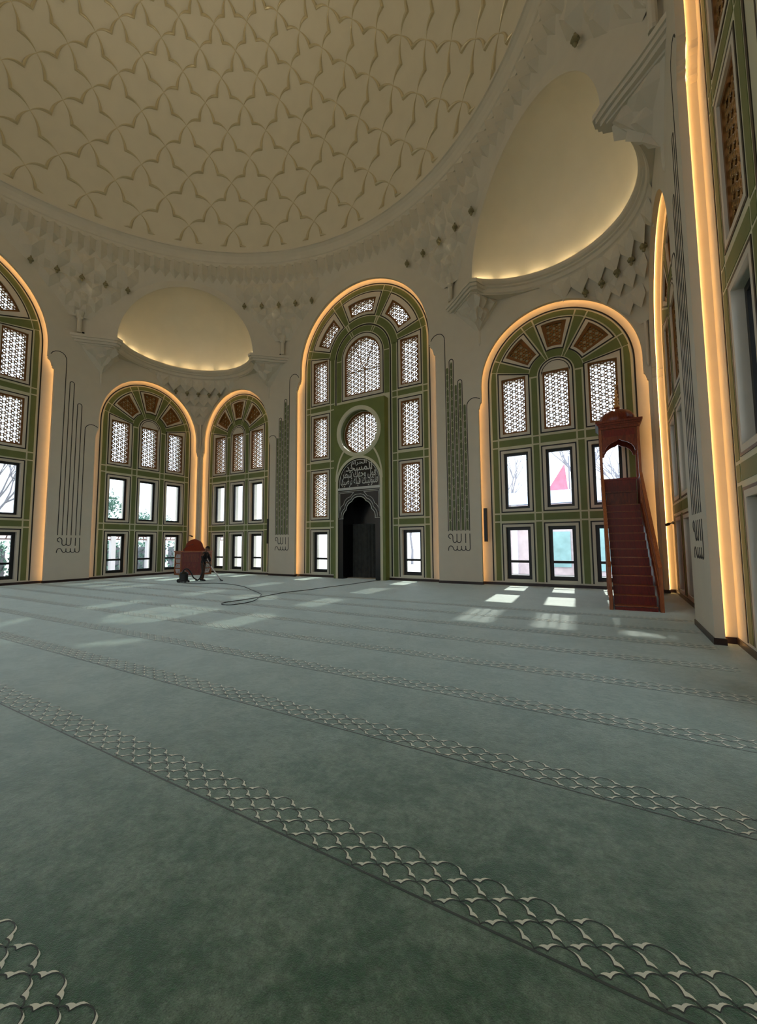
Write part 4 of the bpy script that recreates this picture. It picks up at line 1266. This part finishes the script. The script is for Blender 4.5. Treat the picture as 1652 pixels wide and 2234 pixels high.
for k, (e, z0, z1) in enumerate(((.02, 5.5, 5.58), (.05, 5.58, 5.63), (.09, 5.63, 5.69), (.13, 5.69, 5.76))):
    mb.box(-HW - e, HW + e, yc - hy - e, yc + hy + e, z0, z1)
part('canopy_cornice', mb, 'wood', mn)
mb = MB(); vs = []; fs = []
N = 48; prof = [(.50, 0), (.52, .08), (.52, .18), (.47, .30), (.36, .41), (.22, .47), (.10, .50), (.06, .55), (.05, .60)]
for k in range(N):
    a = 2 * PI * k / N; rib = 1 + .025 * math.cos(12 * a)
    for r, z in prof: vs.append((r * rib * math.cos(a), yc + r * rib * math.sin(a), 5.76 + z))
q = len(prof)
for k in range(N):
    for i in range(q - 1):
        a = k * q + i; b = ((k + 1) % N) * q + i; fs.append((a, b, b + 1, a + 1))
mb.add(vs, fs); dm = part('canopy_dome', mb, 'wood', mn, smooth=True)
mb = MB(); mb.lathe([(.001, 0), (.07, .0), (.055, .06), (.035, .16), (.06, .18), (.06, .21), (.03, .24), (.055, .30), (.03, .37), (.02, .40), (.048, .45), (.02, .51), (.015, .56), (.034, .60), (.012, .65), (.006, .78), (.001, .80)], 16, (0, 0, 0))
mb.v = [(x * 1.5, yc + y * 1.5, 6.33 + z) for x, y, z in mb.v]
fin = part('finial', mb, 'brass', mn, smooth=True)
mb = MB(); pts = [(.075 * math.cos(R(a)), yc, 6.33 + .87 + .075 * math.sin(R(a))) for a in range(-230, 51, 20)]
mb.tube(pts, [.004 + .012 * math.sin(PI * k / (len(pts) - 1)) for k in range(len(pts))], 6); part('crescent', mb, 'brass', fin, smooth=True)

# ------------------------------------------------------------------ preaching chair in the back left corner
kr = thing('preaching_chair', 'carved wooden preaching chair with crimson arched back in the far left corner', 'pulpit', (-10.75, 10.85, 0), PI / 4)
# local -y faces the middle of the hall
def wing(s):
    a = Vector((s * .52, -.42, 0)); b = Vector((s * 1.0, .18, 0))
    t = (b - a).normalized(); L = (b - a).length; nn = Vector((t.y, -t.x, 0)) * (1 if s > 0 else -1)
    if nn.y > 0: nn = -nn
    def put(name, mk, par, boxes):
        mb = MB()
        for (u0, u1, z0, z1, d0, d1) in boxes:
            c = [a + t * u + nn * d for u in (u0, u1) for d in (d0, d1)]
            vs = [(p.x, p.y, z0) for p in c] + [(p.x, p.y, z1) for p in c]
            mb.add(vs, [(0, 1, 3, 2), (4, 6, 7, 5), (0, 4, 5, 1), (2, 3, 7, 6), (0, 2, 6, 4), (1, 5, 7, 3)])
        return part(name, mb, mk, par, norm=True)
    fr = put('side_frame', 'woodl', kr, [(0, .10, 0, 1.32, -.03, .03), (L - .10, L, 0, 1.32, -.03, .03), (0, L, 0, .10, -.03, .03), (0, L, 1.2, 1.32, -.03, .03)] +
             [(.1, L - .1, z, z + .05, -.025, .025) for z in (.36, .64, .92)])
    put('cap_rail', 'woodl', kr, [(-.03, L + .03, 1.32, 1.39, -.06, .06)])
    # carved fretwork fields: small arches and diagonals
    for k, z0 in enumerate((.10, .41, .69, .97)):
        mb = MB(); h = .25 if k else .26; um = L / 2; w_ = L / 2 - .1
        q = MB(); up = k % 2 == 1
        cz_ = z0 if up else z0 + h
        q.ribbon([(um + w_ * .8 * math.cos(PI * i / 10), cz_ + (1 if up else -1) * h * .85 * math.sin(PI * i / 10)) for i in range(11)], .035, -.02, .02)
        q.ribbon([(um + w_ * .4 * math.cos(PI * i / 8), cz_ + (1 if up else -1) * h * .5 * math.sin(PI * i / 8)) for i in range(9)], .03, -.02, .02)
        q.ribbon([(um, z0), (um, z0 + h)], .03, -.02, .02)
        q.ribbon([(um - w_, z0), (um - w_ * .5, z0 + h)] if up else [(um - w_, z0 + h), (um - w_ * .5, z0)], .03, -.02, .02); q.ribbon([(um + w_, z0), (um + w_ * .5, z0 + h)] if up else [(um + w_, z0 + h), (um + w_ * .5, z0)], .03, -.02, .02)
        mb.add([tuple(a + t * u + nn * d + Vector((0, 0, z))) for u, d, z in q.v], q.f)
        part('fretwork', mb, 'outw', fr, norm=True, label='pale carved fretwork')
for s in (-1, 1): wing(s)
mb = MB(); mb.box(-.52, .52, -.44, -.39, 0.04, 1.32); mb.box(-.56, .56, -.47, -.37, 0, .07); part('front_board', mb, 'wood', kr)
mb = MB()
for (x0, x1, z0, z1) in ((-.46, .46, .68, .74), (-.46, .46, 1.22, 1.28), (-.46, -.40, .1, 1.28), (.40, .46, .1, 1.28), (-.46, .46, .1, .15), (-.46, .46, .38, .42), (-.03, .03, .1, .7)): mb.box(x0, x1, -.455, -.44, z0, z1)
for cx in (-.22, .22):
    for z0 in (.15, .42):
        mb.ribbon([(cx + .15 * math.cos(PI * i / 10), z0 + .19 * math.sin(PI * i / 10)) for i in range(11)], .03, -.455, -.44)
part('front_carving', mb, 'woodd', kr)
mb = MB(); mb.box(-.56, .56, -.50, -.36, 1.32, 1.38); part('front_rail', mb, 'woodl', kr)
mb = MB(); mb.box(-.5, .5, -.36, .42, .78, .86); part('seat', mb, 'wood', kr)
mb = MB(); mb.box(-.44, .44, -.3, .34, .86, .98); part('seat_cushion', mb, 'crimson', kr)
mb = MB(); prof = [(-.62, .8), (.62, .8), (.62, 1.45), (.50, 1.6), (.44, 1.82), (.34, 1.95), (.18, 2.04), (0, 2.10), (-.18, 2.04), (-.34, 1.95), (-.44, 1.82), (-.50, 1.6), (-.62, 1.45)]
mb.plate([prof], .42, .50); bk = part('backrest', mb, 'wood', kr)
mb = MB(); mb.plate([[(x * .86, 1.0 + (z - .8) * .82) for x, z in prof]], .38, .42); part('back_upholstery', mb, 'crimson', bk)
mb = MB(); mb.tube([(-.40, -.40, 1.38), (-.42, -.42, 1.44), (-.34, -.34, 1.62), (-.18, -.22, 1.72), (-.05, -.14, 1.75)], .008, 6); mb.lathe([(.001, -.03), (.05, -.03), (.05, 0), (.001, 0)], 12, (-.40, -.40, 1.41))
mb.tube([(-.05, -.14, 1.75), (.02, -.10, 1.755)], .016, 8)
mcn = MB(); mcn.add(mb.v, mb.f)
mt_ = Matrix.Translation((-10.75, 10.85, 0)) @ Matrix.Rotation(PI / 4, 4, 'Z')
mcn.xf(mt_); part('gooseneck_microphone', mcn, 'blk', None)
bpy.data.objects['gooseneck_microphone']['label'] = 'thin black gooseneck microphone on the rail of the preaching chair'
bpy.data.objects['gooseneck_microphone']['category'] = 'microphone'

# ------------------------------------------------------------------ person with the vacuum cleaner
PX, PY = -6.48, 8.36
FA = math.atan2(.45, .85)
def skin_mesh(name, verts, edges, radii, mk, sub=2):
    me = bpy.data.meshes.new(name); me.from_pydata(verts, edges, []); me.update()
    o = bpy.data.objects.new(name, me); COL.objects.link(o)
    sk = o.modifiers.new('s', 'SKIN'); ss = o.modifiers.new('d', 'SUBSURF'); ss.levels = sub; ss.render_levels = sub
    if not me.skin_vertices:
        bm = bmesh.new(); bm.from_mesh(me); bm.verts.layers.skin.verify(); bm.to_mesh(me); bm.free()
    for i, r in enumerate(radii):
        me.skin_vertices[0].data[i].radius = (r, r) if not isinstance(r, tuple) else r
    me.skin_vertices[0].data[0].use_root = True
    dg = bpy.context.evaluated_depsgraph_get()
    out = bpy.data.meshes.new_from_object(o.evaluated_get(dg)); out.name = name
    bpy.data.objects.remove(o)
    out.materials.clear(); out.materials.append(M[mk])
    for p in out.polygons: p.use_smooth = True; p.material_index = 0
    return out
per = thing('person', 'person in dark jacket and brown trousers pushing a vacuum wand over the carpet', 'person', (PX, PY, 0), FA)
# joints: +x forward, +y left
PEL = (0, 0, .86)
SH_R = (.10, -.17, 1.30); SH_L = (.10, .17, 1.30)
EL_R = (.06, -.25, 1.05); EL_L = (.20, .22, 1.06)
WR_R = (.24, -.14, .88); WR_L = (.33, .05, .86)
body_v = [PEL, (.03, 0, 1.02), (.07, 0, 1.18), (.10, 0, 1.32), (.13, 0, 1.42), (.155, 0, 1.485),
          SH_R, EL_R, WR_R, SH_L, EL_L, WR_L,
          (0, -.09, .82), (.05, -.10, .46), (.03, -.10, .09), (0, .09, .82), (-.05, .10, .46), (-.15, .10, .09),
          (.10, -.10, .035), (-.07, .10, .035)]
body_e = [(0, 1), (1, 2), (2, 3), (3, 4), (4, 5), (3, 6), (6, 7), (7, 8), (3, 9), (9, 10), (10, 11), (0, 12), (12, 13), (13, 14), (0, 15), (15, 16), (16, 17), (14, 18), (17, 19)]
body_r = [(.125, .10), (.125, .095), (.14, .10), (.12, .085), .052, .058, .06, .046, .032, .06, .046, .032, .085, .058, .042, .085, .058, .042, .03, .03]
obj('body', skin_mesh('body', body_v, body_e, body_r, 'skin'), per)
jv = [(.0, 0, .80), (.01, 0, .88), (.03, 0, 1.02), (.07, 0, 1.18), (.10, 0, 1.33), (.125, 0, 1.395), SH_R, EL_R, (.20, -.165, .92), SH_L, EL_L, (.30, .09, .90)]
je = [(0, 1), (1, 2), (2, 3), (3, 4), (4, 5), (4, 6), (6, 7), (7, 8), (4, 9), (9, 10), (10, 11)]
jr = [(.165, .125), (.165, .125), (.155, .12), (.165, .125), (.14, .105), .07, .085, .066, .048, .085, .066, .048]
obj('jacket', skin_mesh('jacket', jv, je, jr, 'jacket'), per)
tv = [(0, 0, .90), (0, 0, .84), (0, -.09, .78), (.05, -.10, .46), (.03, -.10, .10), (0, .09, .78), (-.05, .10, .46), (-.15, .10, .10)]
obj('trousers', skin_mesh('trousers', tv, [(0, 1), (1, 2), (2, 3), (3, 4), (1, 5), (5, 6), (6, 7)], [(.14, .115), (.145, .12), .10, .078, .066, .10, .078, .066], 'trousers'), per)
for x, y in ((.03, -.10), (-.15, .10)):
    sv = [(x - .06, y, .045), (x, y, .05), (x + .09, y, .04), (x + .155, y, .032)]
    obj('shoe', skin_mesh('shoe', sv, [(0, 1), (1, 2), (2, 3)], [.042, .048, .042, .03], 'shoe', 2), per)
# head with face
hc = Vector((.19, 0, 1.555))
mb = MB(); N1, N2 = 20, 14; vs = []; fs = []
for j in range(N2 + 1):
    ph = PI * j / N2
    for k in range(N1):
        a = 2 * PI * k / N1
        x = math.sin(ph) * math.cos(a); y = math.sin(ph) * math.sin(a); z = math.cos(ph)
        sx = .098 + (.012 if x > 0 and z < 0 else 0); sy = .076 * (1 - .16 * max(0, -z)); sz = .115
        q = Vector((x * sx, y * sy, z * sz))
        if x > .8 and abs(y) < .32 and -.35 < z < .1: q.x += .016                     # nose
        if x > .75 and -.1 < z < .25 and .25 < abs(y) < .5: q.x -= .006               # eye sockets
        if x > .6 and z < -.75: q.x += .012                                           # chin
        vs.append(q)
for j in range(N2):
    for k in range(N1):
        a = j * N1 + k; b = j * N1 + (k + 1) % N1; fs.append((a, a + N1, b + N1, b))
mb.add(vs, fs)
mh = Matrix.Translation(hc) @ Matrix.Rotation(R(28), 4, 'Y')
mb.xf(mh); hd = part('head', mb, 'skin', per, smooth=True)
mb = MB(); vs2 = [v for v in vs]; mb.add([(v.x * 1.07 - .004, v.y * 1.09, v.z * 1.05 + .004) for v in vs2], [f for f in fs if sum(vs2[i].z for i in f) / 4 > .03 or sum(vs2[i].x for i in f) / 4 < -.028 and sum(vs2[i].z for i in f) / 4 > -.07])
mb.xf(mh); part('hair', mb, 'hair', hd, smooth=True)
for s in (-1, 1):
    mb = MB(); mb.lathe([(.001, -.006), (.011, -.004), (.013, .0), (.011, .004), (.001, .006)], 8, (.088, s * .032, .012))
    mb.xf(mh); part('eye', mb, 'blk', hd)
mb = MB(); mb.tube([(.098, -.024, -.055), (.104, 0, -.057), (.098, .024, -.055)], .006, 6); mb.xf(mh); part('mouth', mb, 'crimson', hd)
for s in (-1, 1):
    mb = MB(); mb.tube([(0.0, s * .076, .02), (-.012, s * .084, .0), (-.006, s * .08, -.025)], [.008, .012, .006], 6)
    mb.xf(mh); part('ear', mb, 'skin', hd)
# vacuum wand direction, local to the person
WA = Vector((.20, -.03, .96)); WB = Vector((.88, -.05, .06))
wd = (WB - WA).normalized()
def hand(w, side, t_on):
    """palm and five curled fingers closed round the wand"""
    w = Vector(w); g_ = WA + wd * t_on
    pal = (w + (g_ - w) * .55)
    v = [tuple(w), tuple(pal)]; e = [(0, 1)]; r = [.028, .034]
    sidev = Vector((0, side, 0))
    for k in range(4):
        off = wd * (.024 * (k - 1.5))
        ln = (.92, 1.0, .96, .8)[k]
        a = pal + off * 1.0 + (g_ - pal) * .4 + sidev * .018
        b = g_ + off + sidev * .03 * ln
        c = g_ + off + (g_ - w).normalized() * .026 * ln + sidev * .006
        d = g_ + off + (g_ - w).normalized() * .02 - sidev * .02
        i = len(v); v += [tuple(a), tuple(b), tuple(c), tuple(d)]; e += [(1, i), (i, i + 1), (i + 1, i + 2), (i + 2, i + 3)]; r += [.010, .0095, .009, .008]
    a = pal - sidev * .024; b = g_ - sidev * .03 + wd * .012; c = g_ - sidev * .014 + wd * .034
    i = len(v); v += [tuple(a), tuple(b), tuple(c)]; e += [(1, i), (i, i + 1), (i + 1, i + 2)]; r += [.012, .011, .009]
    obj('hand', skin_mesh('hand', v, e, r, 'skin', 1), per)
hand(WR_R, -1, .10); hand(WR_L, 1, .21)
pm = Matrix.Translation((PX, PY, 0)) @ Matrix.Rotation(FA, 4, 'Z')
# ------------------------------------------------------------------ vacuum cleaner
VX, VY = -6.60, 7.42
vc = thing('vacuum_cleaner', 'black drum vacuum cleaner with hose, standing behind the person on the carpet', 'vacuum cleaner', (VX, VY, 0), FA)
mb = MB(); mb.lathe([(.001, .07), (.17, .07), (.19, .10), (.19, .36), (.20, .37), (.20, .40), (.185, .42), (.15, .47), (.06, .50), (.001, .50)], 28); part('drum', mb, 'blk', vc, smooth=False)
mb = MB(); mb.lathe([(.22, .04), (.25, .05), (.25, .09), (.19, .10)], 28); part('bumper', mb, 'blk', vc)
for a in (45, 135, 225, 315):
    mb = MB(); big = a in (135, 225); r = .085 if big else .04
    q = MB(); q.lathe([(.001, -.03), (r, -.03), (r, .03), (.001, .03)], 16)
    mb.add([(.22 * math.cos(R(a)) + x, .22 * math.sin(R(a)) + z, r + y) for x, y, z in q.v], q.f); part('wheel', mb, 'blk', vc, norm=True)
mb = MB(); mb.tube([(-.06, 0, .49), (-.05, 0, .545), (.05, 0, .545), (.06, 0, .49)], .012, 8); part('carry_handle', mb, 'grey', vc, label='pale metal carry handle')
mb = MB(); q = MB(); q.plate([circ(0, 0, .05, 20)], 0, .006); ang = R(-100) - FA + R(35)
mb.add([(x, d, z) for x, d, z in q.v], q.f); mb.xf(Matrix.Rotation(R(-55) - 0, 4, 'Z') @ Matrix.Translation((-.02, -.197, .30))); part('sticker', mb, 'yellow', vc, label='round yellow sticker')
inv = (Matrix.Translation((VX, VY, 0)) @ Matrix.Rotation(FA, 4, 'Z')).inverted()
P2V = lambda p: tuple(inv @ (pm @ Vector(p)))
a_, b_ = Vector(P2V(WA)), Vector(P2V(WB))
mb = MB(); mb.tube([a_, a_ + (b_ - a_) * .30], .024, 10); part('wand_grip', mb, 'blk', vc)
mb = MB(); mb.tube([a_ + (b_ - a_) * .30, a_ + (b_ - a_) * .94], .026, 10); part('wand', mb, 'outw', vc, smooth=True, label='shiny metal wand tube')
mb = MB(); nb_ = Vector(P2V((.93, -.05, .03)))
mb.tube([a_ + (b_ - a_) * .92, b_, nb_], .02, 10)
loc = Matrix.Translation(nb_); s0 = len(mb.v); mb.box(-.045, .045, -.20, .20, -.025, .02); mb.xf(loc @ Matrix.Rotation(R(30), 4, 'Z'), s0); part('floor_nozzle', mb, 'blk', vc)
def spline(pts, n=8):
    P = [Vector(p) for p in pts]; P = [P[0]] + P + [P[-1]]; o = []
    for i in range(1, len(P) - 2):
        for k in range(n):
            t = k / n; a, b, c, d = P[i - 1], P[i], P[i + 1], P[i + 2]
            o.append(.5 * ((2 * b) + (c - a) * t + (2 * a - 5 * b + 4 * c - d) * t * t + (3 * b - a - 3 * c + d) * t ** 3))
    o.append(P[-2]); return o
hp = [(.0, -.12, .47), (.10, -.14, .60), (.24, -.12, .62), (.36, -.06, .46), (.46, .0, .22), (.60, .1, .09), P2V((-.20, -.32, .07)), P2V((.0, -.36, .12)), P2V((.12, -.34, .5)), P2V((.08, -.28, .86)), P2V((.13, -.12, 1.0)), tuple(a_)]
mb = MB(); mb.tube(spline(hp), .028, 8); part('hose', mb, 'blk', vc, smooth=True)
# power cord over the carpet
cord = [(-6.6, 7.18), (-5.9, 7.12), (-5.26, 7.18), (-5.0, 7.5), (-4.76, 7.70), (-3.84, 7.69), (-2.51, 7.27), (-1.12, 6.47), (.04, 5.78), (.55, 5.29), (1.26, 4.3), (1.32, 3.5), (.98, 3.40), (.72, 3.74), (.78, 4.4), (.74, 5.1), (.57, 6.4), (.78, 7.41), (.87, 8.72), (1.01, 9.81), (1.1, 11.3), (1.25, 12.15)]
mb = MB(); mb.tube(spline([(x, y, .013) for x, y in cord], 8), .012, 6)
o = part('power_cord', mb, 'blk', None); o['label'] = 'thin dark power cord looping across the carpet from the vacuum cleaner'; o['category'] = 'cord'

# ------------------------------------------------------------------ speakers, cameras, flood lights
def on_wall(sd, u, d, z): return Matrix.Rotation(SIDES[sd], 3, 'Z') @ Vector((u, W + d, z))
for sd, u, d, lab in (('back', 6.22, .14, 'tall thin black column speaker at the left jamb of the minbar bay'), ('back', -6.20, .10, 'tall thin black column speaker at the jamb between preaching chair bay and mihrab bay')):
    e = thing('column_speaker', lab, 'speaker', on_wall(sd, u, d, 2.48))
    mb = MB(); mb.box(-.06, .06, -.07, .07, -.70, .70); mb.box(-.055, .055, -.075, -.07, -.68, .68); part('cabinet', mb, 'blk', e)
    for z in (-.45, .40):
        mb = MB(); mb.box(-.015, .015, .07, .16, z, z + .05); part('bracket', mb, 'blk', e)
for sd, u, lab in (('left', 11.93, 'small black camera on the corner panel behind the preaching chair'), ('right', -11.75, 'small dark camera on the panel beside the minbar')):
    e = thing('security_camera', lab, 'camera', on_wall(sd, u, T, 2.34), SIDES[sd])
    mb = MB(); q = MB(); q.lathe([(.001, 0), (.05, 0), (.05, .06), (.02, .07), (.001, .07)], 12); mb.add([(x, -z, y) for x, y, z in q.v], q.f); part('mount', mb, 'grey', e, norm=True)
    mb = MB(); mb.tube([(0, -.06, 0), (0, -.16, -.03)], .018, 8); mb.tube([(0, -.13, -.03), (0, -.26, -.07)], .045, 12); part('camera_body', mb, 'blk', e)
for sd, sg in (('back', -1), ('back', 1), ('left', 1), ('right', -1)):
    e = thing('flood_light', {'back-1': 'small black spotlight on the bracket left of the mihrab arch', 'back1': 'small black spotlight on the bracket right of the mihrab arch', 'left1': 'small black spotlight on the bracket of the left wall', 'right-1': 'small black spotlight on the bracket of the right wall'}[sd + str(sg)], 'spotlight', on_wall(sd, sg * 5.25, -.12, ZS + .02), SIDES[sd])
    mb = MB(); mb.box(-.08, .08, -.05, .05, .06, .17); part('lamp_head', mb, 'blk', e)
    mb = MB(); mb.box(-.015, .015, -.02, .02, 0, .07); part('lamp_foot', mb, 'blk', e)

# the warm beams of those spotlights and of four added ones without fittings, brightening the dome
for sd in SIDES:
    for sg in (-1, 1):
        d = bpy.data.lights.new('dome_spot', 'SPOT'); d.energy = 470; d.spot_size = R(86); d.spot_blend = 1.0; d.shadow_soft_size = .08; d.color = (1.0, .83, .55)
        o = bpy.data.objects.new('dome_spot', d); COL.objects.link(o)
        o.location = on_wall(sd, sg * 5.25, -.30, ZS + .26)
        tgt = Vector((0, 0, 26)) - o.location * .18
        o.rotation_euler = (tgt - o.location).to_track_quat('-Z', 'Y').to_euler()

# ------------------------------------------------------------------ outside
mb = MB(); mb.box(-120, 120, -120, 120, -.7, -.31); g = part('ground', mb, 'ground', None); g['kind'] = 'structure'; g['label'] = 'pale paving outside the hall'
def tree(x, y, h, spread, label, seed, leafy=0, zb=-.3, depth=4, cat='tree'):
    rnd = random.Random(seed)
    e = thing('bare_tree' if not leafy else 'leafy_tree', label, cat, (x, y, zb))
    mb = MB(); tips = []
    def br(p, d, L, r, n):
        q = p + d * L
        mid = p + d * L * .5 + Vector((rnd.uniform(-1, 1), rnd.uniform(-1, 1), rnd.uniform(-.3, .3))) * L * .06
        mb.tube([p, mid, q], [r, r * .85, r * .65], 5)
        tips.append(q)
        if n == 0: return
        for k in range(3 if n > 1 else 2):
            nd = (d + Vector((rnd.uniform(-1, 1), rnd.uniform(-1, 1), rnd.uniform(-.35, .55))) * spread).normalized()
            br(q, nd, L * rnd.uniform(.6, .82), r * .62, n - 1)
    br(Vector((0, 0, 0)), Vector((rnd.uniform(-.08, .08), rnd.uniform(-.08, .08), 1)).normalized(), h * .34, h * .018, depth)
    part('branches', mb, 'bark', e)
    if leafy:
        lf = MB()
        for t in tips[len(tips) // 6:]:
            for k in range(leafy):
                c = t + Vector((rnd.gauss(0, 1), rnd.gauss(0, 1), rnd.gauss(0, .8))) * h * .07
                s = h * .022
                a = Vector((rnd.uniform(-1, 1), rnd.uniform(-1, 1), rnd.uniform(-1, 1))).normalized() * s
                b = a.cross(Vector((rnd.uniform(-1, 1), rnd.uniform(-1, 1), rnd.uniform(-1, 1))).normalized())
                lf.add([c - a, c + b * .6, c + a, c - b * .6], [(0, 1, 2, 3)])
        o = part('foliage', lf, 'leaf', e, kind='stuff')
    return e
tree(9.6, 36, 13.0, .5, 'bare winter tree behind the red canopy, seen through the middle window of the minbar bay', 3)
tree(12.8, 33.5, 10.5, .5, 'bare winter tree seen through the right hand window of the minbar bay', 5)
tree(3.2, 34, 10.0, .5, 'small bare tree seen through the left hand window of the minbar bay', 8)
tree(-6.5, 32, 8, .5, 'bare tree outside the window at the left of the mihrab', 14)
tree(-2.6, 36, 9, .5, 'bare tree outside the window at the right of the mihrab', 15)
tree(-21.8, 4.4, 8.5, .5, 'large bare tree close outside the tall left bay', 21, depth=5)
tree(-27, -1.5, 9, .5, 'slender bare tree outside the tall left bay, further off', 23, depth=4)
tree(-22, 11.3, 6.3, .6, 'dense leafy tree outside the left window of the preaching chair bay', 31, leafy=26)
tree(-27, 17.5, 5.2, .6, 'round leafy tree far outside the left wall corner', 33, leafy=22)
tree(-12.5, 27, 7.2, .6, 'leafy tree outside the back wall corner bay', 35, leafy=16)
# red cone canopy with its pole
e = thing('red_canopy', 'pointed red fabric canopy beyond a slate roofed building', 'canopy', (7.0, 29.6, 0))
mb = MB(); pk = (.75, 0, 7.8); bs = [(-.75, -.5, 5.3), (.75, -.6, 5.3), (.95, .5, 5.3), (-.5, .6, 5.3)]
vs = [pk]; fs = []
for k in range(4):
    a, b = Vector(bs[k]), Vector(bs[(k + 1) % 4])
    mid = (Vector(pk) * .4 + (a + b) / 2 * .6) + ((a + b) / 2 - Vector((.1, 0, 5.3))) * -.12
    i = len(vs); vs += [tuple(a), tuple(b), tuple(mid)]; fs += [(0, i, i + 2), (0, i + 2, i + 1), (i, i + 1, i + 2)]
mb.add(vs, fs); part('canopy_cloth', mb, 'tarp', e)
mb = MB(); mb.tube([(1.05, .1, -.3), (1.05, .1, 8.4)], .05, 8); part('pole', mb, 'bark', e)
e = thing('low_building', 'low pink building with a blue grey slate roof seen through the minbar bay windows', 'building', (5.5, 22.5, 0))
mb = MB(); mb.box(-6, 9.5, .8, 5, -.3, 4.25); part('wall', mb, 'pink', e)
mb = MB(); q = [(-6.3, .35, 4.2), (9.8, .35, 4.2), (9.8, 3.0, 5.3), (-6.3, 3.0, 5.3), (-6.3, 5.4, 4.2), (9.8, 5.4, 4.2)]
mb.add(q, [(0, 1, 2, 3), (3, 2, 5, 4), (0, 3, 4), (1, 5, 2), (0, 4, 5, 1)]); part('roof', mb, 'roof', e)
for k, x in enumerate((-4.2, -.5, 3.2)):
    mb = MB(); mb.box(x, x + .35, .6, .8, -.3, 4.2); part('pilaster', mb, 'outw', e)
mb = MB(); mb.box(1.2, 3.0, .68, .79, .2, 2.4); part('shop_screen', mb, 'teal', e)
mb = MB(); mb.box(3.8, 6.4, .68, .79, .0, 2.9); part('shop_screen', mb, 'teal', e)
# terrace and green screen outside the left wall
e = thing('terrace_fence', 'brown balustrade with white posts and green netting outside the left corner bay', 'fence', (-17.4, 0, 0))
for k in range(9):
    mb = MB(); y = -2 + k * 2.35; mb.box(-.14, .14, y - .14, y + .14, -.3, 3.4); part('post', mb, 'outw', e)
    for z in (2.08, 2.3, 2.52):
        mb = MB(); mb.box(-.04, .04, y + .14, y + 2.21, z, z + .09); part('rail', mb, 'brownf', e)
    for j in range(6):
        mb = MB(); mb.ribbon([(y + .3 + j * .33, 2.1), (y + .45 + j * .33, 2.55)], .05, -.02, .02)
        mb.v = [(d, u, z) for u, d, z in mb.v]; part('baluster', mb, 'brownf', e, norm=True)
rnd = random.Random(4)
for k in range(8):
    y = -1 + k * 2.35
    h = thing('hedge', 'clipped blue green hedge clump %s behind the terrace fence' % ('nearest the tall left bay', 'second from the tall left bay', 'third from the tall left bay', 'fourth from the tall left bay', 'beside the left corner windows', 'second beside the left corner windows', 'last but one towards the back corner', 'last towards the back corner')[k], 'hedge', (-18.6, y, -.3))
    lf = MB()
    for i in range(700):
        c = Vector((rnd.gauss(0, .28), rnd.uniform(-1.05, 1.05), rnd.uniform(0, 2.3)))
        a = Vector((rnd.uniform(-1, 1), rnd.uniform(-1, 1), rnd.uniform(-1, 1))).normalized() * .13
        b = a.cross(Vector((rnd.uniform(-1, 1), rnd.uniform(-1, 1), rnd.uniform(-1, 1))).normalized())
        lf.add([c - a, c + b * .7, c + a, c - b * .7], [(0, 1, 2, 3)])
    part('foliage', lf, 'leaf', h, kind='stuff')
    mb = MB(); mb.box(-.12, .12, -1.0, 1.0, 0, 1.9); part('stems', mb, 'bark', h)

# ------------------------------------------------------------------ sky portals in front of the window openings
def portal(sd, uc, h, z0, z1):
    d = bpy.data.lights.new('sky_portal', 'AREA'); d.shape = 'RECTANGLE'; d.size = 2 * h; d.size_y = z1 - z0; d.cycles.is_portal = True
    o = bpy.data.objects.new('sky_portal', d); COL.objects.link(o)
    a = SIDES[sd]; o.location = on_wall(sd, uc, T + SLAB + .05, (z0 + z1) / 2)
    o.rotation_euler = Matrix.Rotation(a, 3, 'Z').to_4x4().__matmul__(Matrix.Rotation(R(-90), 4, 'X')).to_euler()
for sd in SIDES:
    for s in (-1, 1): portal(sd, s * COR['u'], 2.2, .2, 8.7)
    portal(sd, 0, 3.3, .2, 12.5)
